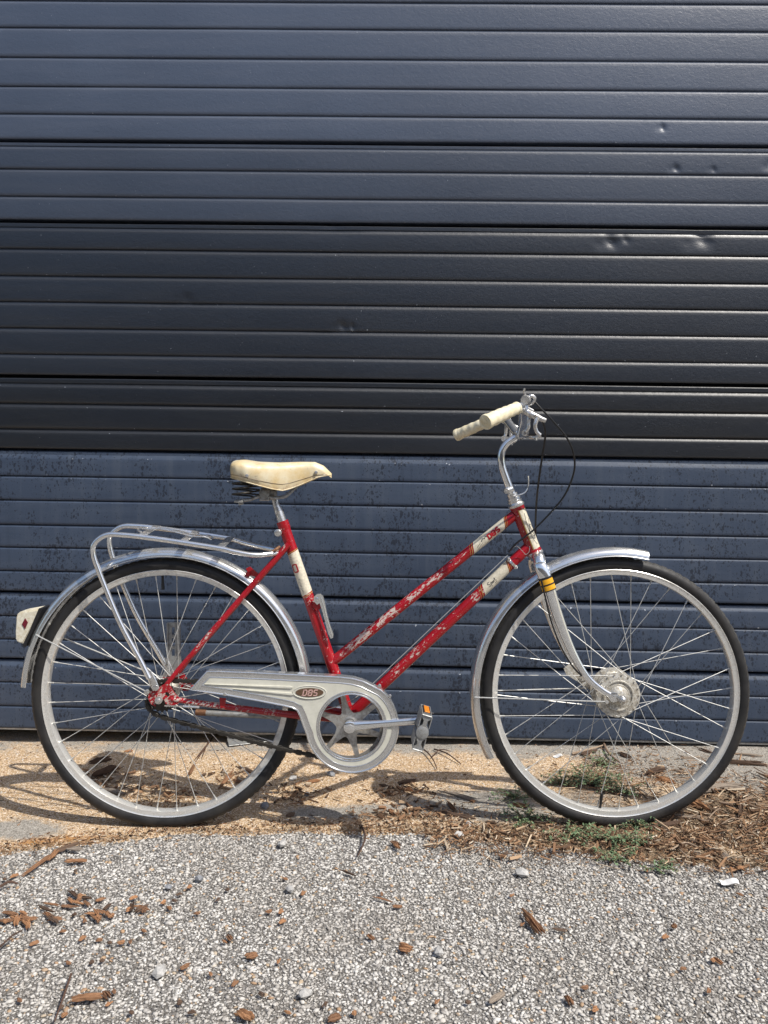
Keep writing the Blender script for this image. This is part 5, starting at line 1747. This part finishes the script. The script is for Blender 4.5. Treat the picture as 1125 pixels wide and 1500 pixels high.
# paper scraps, metal angle, dead leaves
def scrap(px, py, w_, h, rz, mat, name, label, cat_):
    p = G(px, py); z = gz(p.x, p.y) + .004; mb = MB(); r = random.Random(px)
    vs = []; nx, ny = 6, 5
    for i in range(nx):
        for j in range(ny):
            u = (i / (nx - 1) - .5) * w_ * (1 + r.uniform(-.15, .15)); v = (j / (ny - 1) - .5) * h * (1 + r.uniform(-.15, .15))
            vs.append((p.x + u * math.cos(rz) - v * math.sin(rz), p.y + u * math.sin(rz) + v * math.cos(rz), z + .004 * math.sin(u / w_ * 5) + r.uniform(0, .002)))
    top = len(vs)
    fs = [(i * ny + j, (i + 1) * ny + j, (i + 1) * ny + j + 1, i * ny + j + 1) for i in range(nx - 1) for j in range(ny - 1)]
    vs2 = [(a, b, c - .0006) for a, b, c in vs]
    mb.add(vs + vs2, fs + [tuple(q + top for q in reversed(f_)) for f_ in fs])
    o = mb.build(name, M[mat]); tag(o, label, cat_)
scrap(1068, 1295, .038, .022, -.2, 'paper', 'paper_scrap', 'white crumpled paper scrap on the gravel at the right', 'paper scrap')
scrap(817, 1108, .030, .018, .2, 'paper', 'paper_scrap', 'white paper scrap on the sand behind the front tyre', 'paper scrap')
scrap(1063, 1257, .018, .028, .3, 'wood_grey', 'dead_leaf', 'tan dead leaf at the mulch edge on the right', 'leaf')
scrap(1080, 1275, .026, .014, -.4, 'wood_orange', 'dead_leaf', 'brown dead leaf on the gravel below the mulch', 'leaf')
scrap(739, 1255, .022, .012, .1, 'wood_dark', 'dead_leaf', 'dark curled leaf on the gravel under the front tyre', 'leaf')
scrap(877, 1258, .018, .012, -.3, 'wood_orange', 'dead_leaf', 'orange dead leaf among the weed tips', 'leaf')
mb = MB()
a = G(334, 1092); b = G(440, 1080); d = (b - a).normalized()
R3 = Matrix.Rotation(math.atan2(d.y, d.x), 3, 'Z')
m = (a + b) / 2
box(mb, m + Vector((0, 0, .010)), ((b - a).length, .044, .003), R3 @ Matrix.Rotation(.22, 3, 'X'), bev=.001)
box(mb, m + R3 @ Vector((0, .020, .018)), ((b - a).length, .003, .026), R3, bev=.001)
o = mb.build('metal_angle', M['galv']); tag(o, 'dull metal angle strip lying on the ground at the foot of the door', 'metal strip')

# ------------------------------------------------------------------ weeds
def weed(px, py, rad, n_st, h, seed, label, group=None):
    r = random.Random(seed); c = G(px, py)
    root = empty('weed', (c.x, c.y, gz(c.x, c.y)))
    tag(root, label, 'weed', group)
    st = MB(); lf = MB()
    for _ in range(n_st):
        a = r.uniform(0, 2 * PI); L_ = rad * r.uniform(.4, 1.1); up_ = h * r.uniform(.15, 1)
        pts = []
        bend = r.uniform(-.6, .6)
        for k_ in range(6):
            t = k_ / 5; aa = a + bend * t
            x = c.x + L_ * t * math.cos(aa); y = c.y + L_ * t * math.sin(aa) * .8
            pts.append(Vector((x, y, gz(x, y) + .003 + up_ * math.sin(t * PI * .62))))
        tube(st, pts, [.0010, .0005], 4, cap=False)
        for q in range(int(6 + L_ * 230)):
            t = r.uniform(.12, 1); i = min(4, int(t * 5)); p = pts[i].lerp(pts[i + 1], t * 5 - i)
            l_ = r.uniform(.0045, .0095); w_ = l_ * .55
            R3 = Matrix.Rotation(r.uniform(0, 2 * PI), 3, 'Z') @ Matrix.Rotation(r.uniform(-.7, .5), 3, 'Y') @ Matrix.Rotation(r.uniform(-.5, .5), 3, 'X')
            q_ = [Vector((0, 0, 0)), Vector((l_ * .5, w_ / 2, .0005)), Vector((l_, 0, 0)), Vector((l_ * .5, -w_ / 2, .0005))]
            lf.add([p + R3 @ v for v in q_], [(0, 1, 2), (0, 2, 3)], smooth=False)
    st.build('stem', M['stem'], root); lf.build('foliage', M['leaf'], root)
W = [(868, 1150, .085, 46, .045, 'tallest weed clump, seen through the lower spokes of the front wheel'),
     (825, 1150, .06, 26, .035, 'weed clump behind the front tyre, nearest the pedal'),
     (880, 1122, .05, 18, .05, 'upright weed sprig growing below the front hub'),
     (755, 1172, .06, 22, .02, 'low weed on the grey patch beside the front tyre'),
     (770, 1202, .07, 26, .018, 'low weed mat in front of the tyre on the pedal side'),
     (835, 1228, .07, 22, .018, 'weed mat on the litter straight below the front hub'),
     (895, 1235, .075, 34, .024, 'densest weed tuft at the gravel edge under the tyre'),
     (930, 1212, .055, 26, .024, 'leafy weed tuft touching the bottom of the front tyre'),
     (905, 1258, .06, 20, .012, 'weed runner spreading on the gravel below the tyre'),
     (965, 1275, .05, 14, .010, 'outermost weed runner creeping over the gravel toward the right'),
     (940, 1240, .05, 12, .014, 'sparse weed between the tuft and the mulch'),
     (915, 1165, .06, 22, .03, 'weed clump inside the front rim near the bark')]
for i, (x, y, ra, n_, h, lab) in enumerate(W):
    weed(x, y, ra * 1.25, int(n_ * 1.0), h, 40 + i, lab)
print('objects', len(bpy.data.objects))
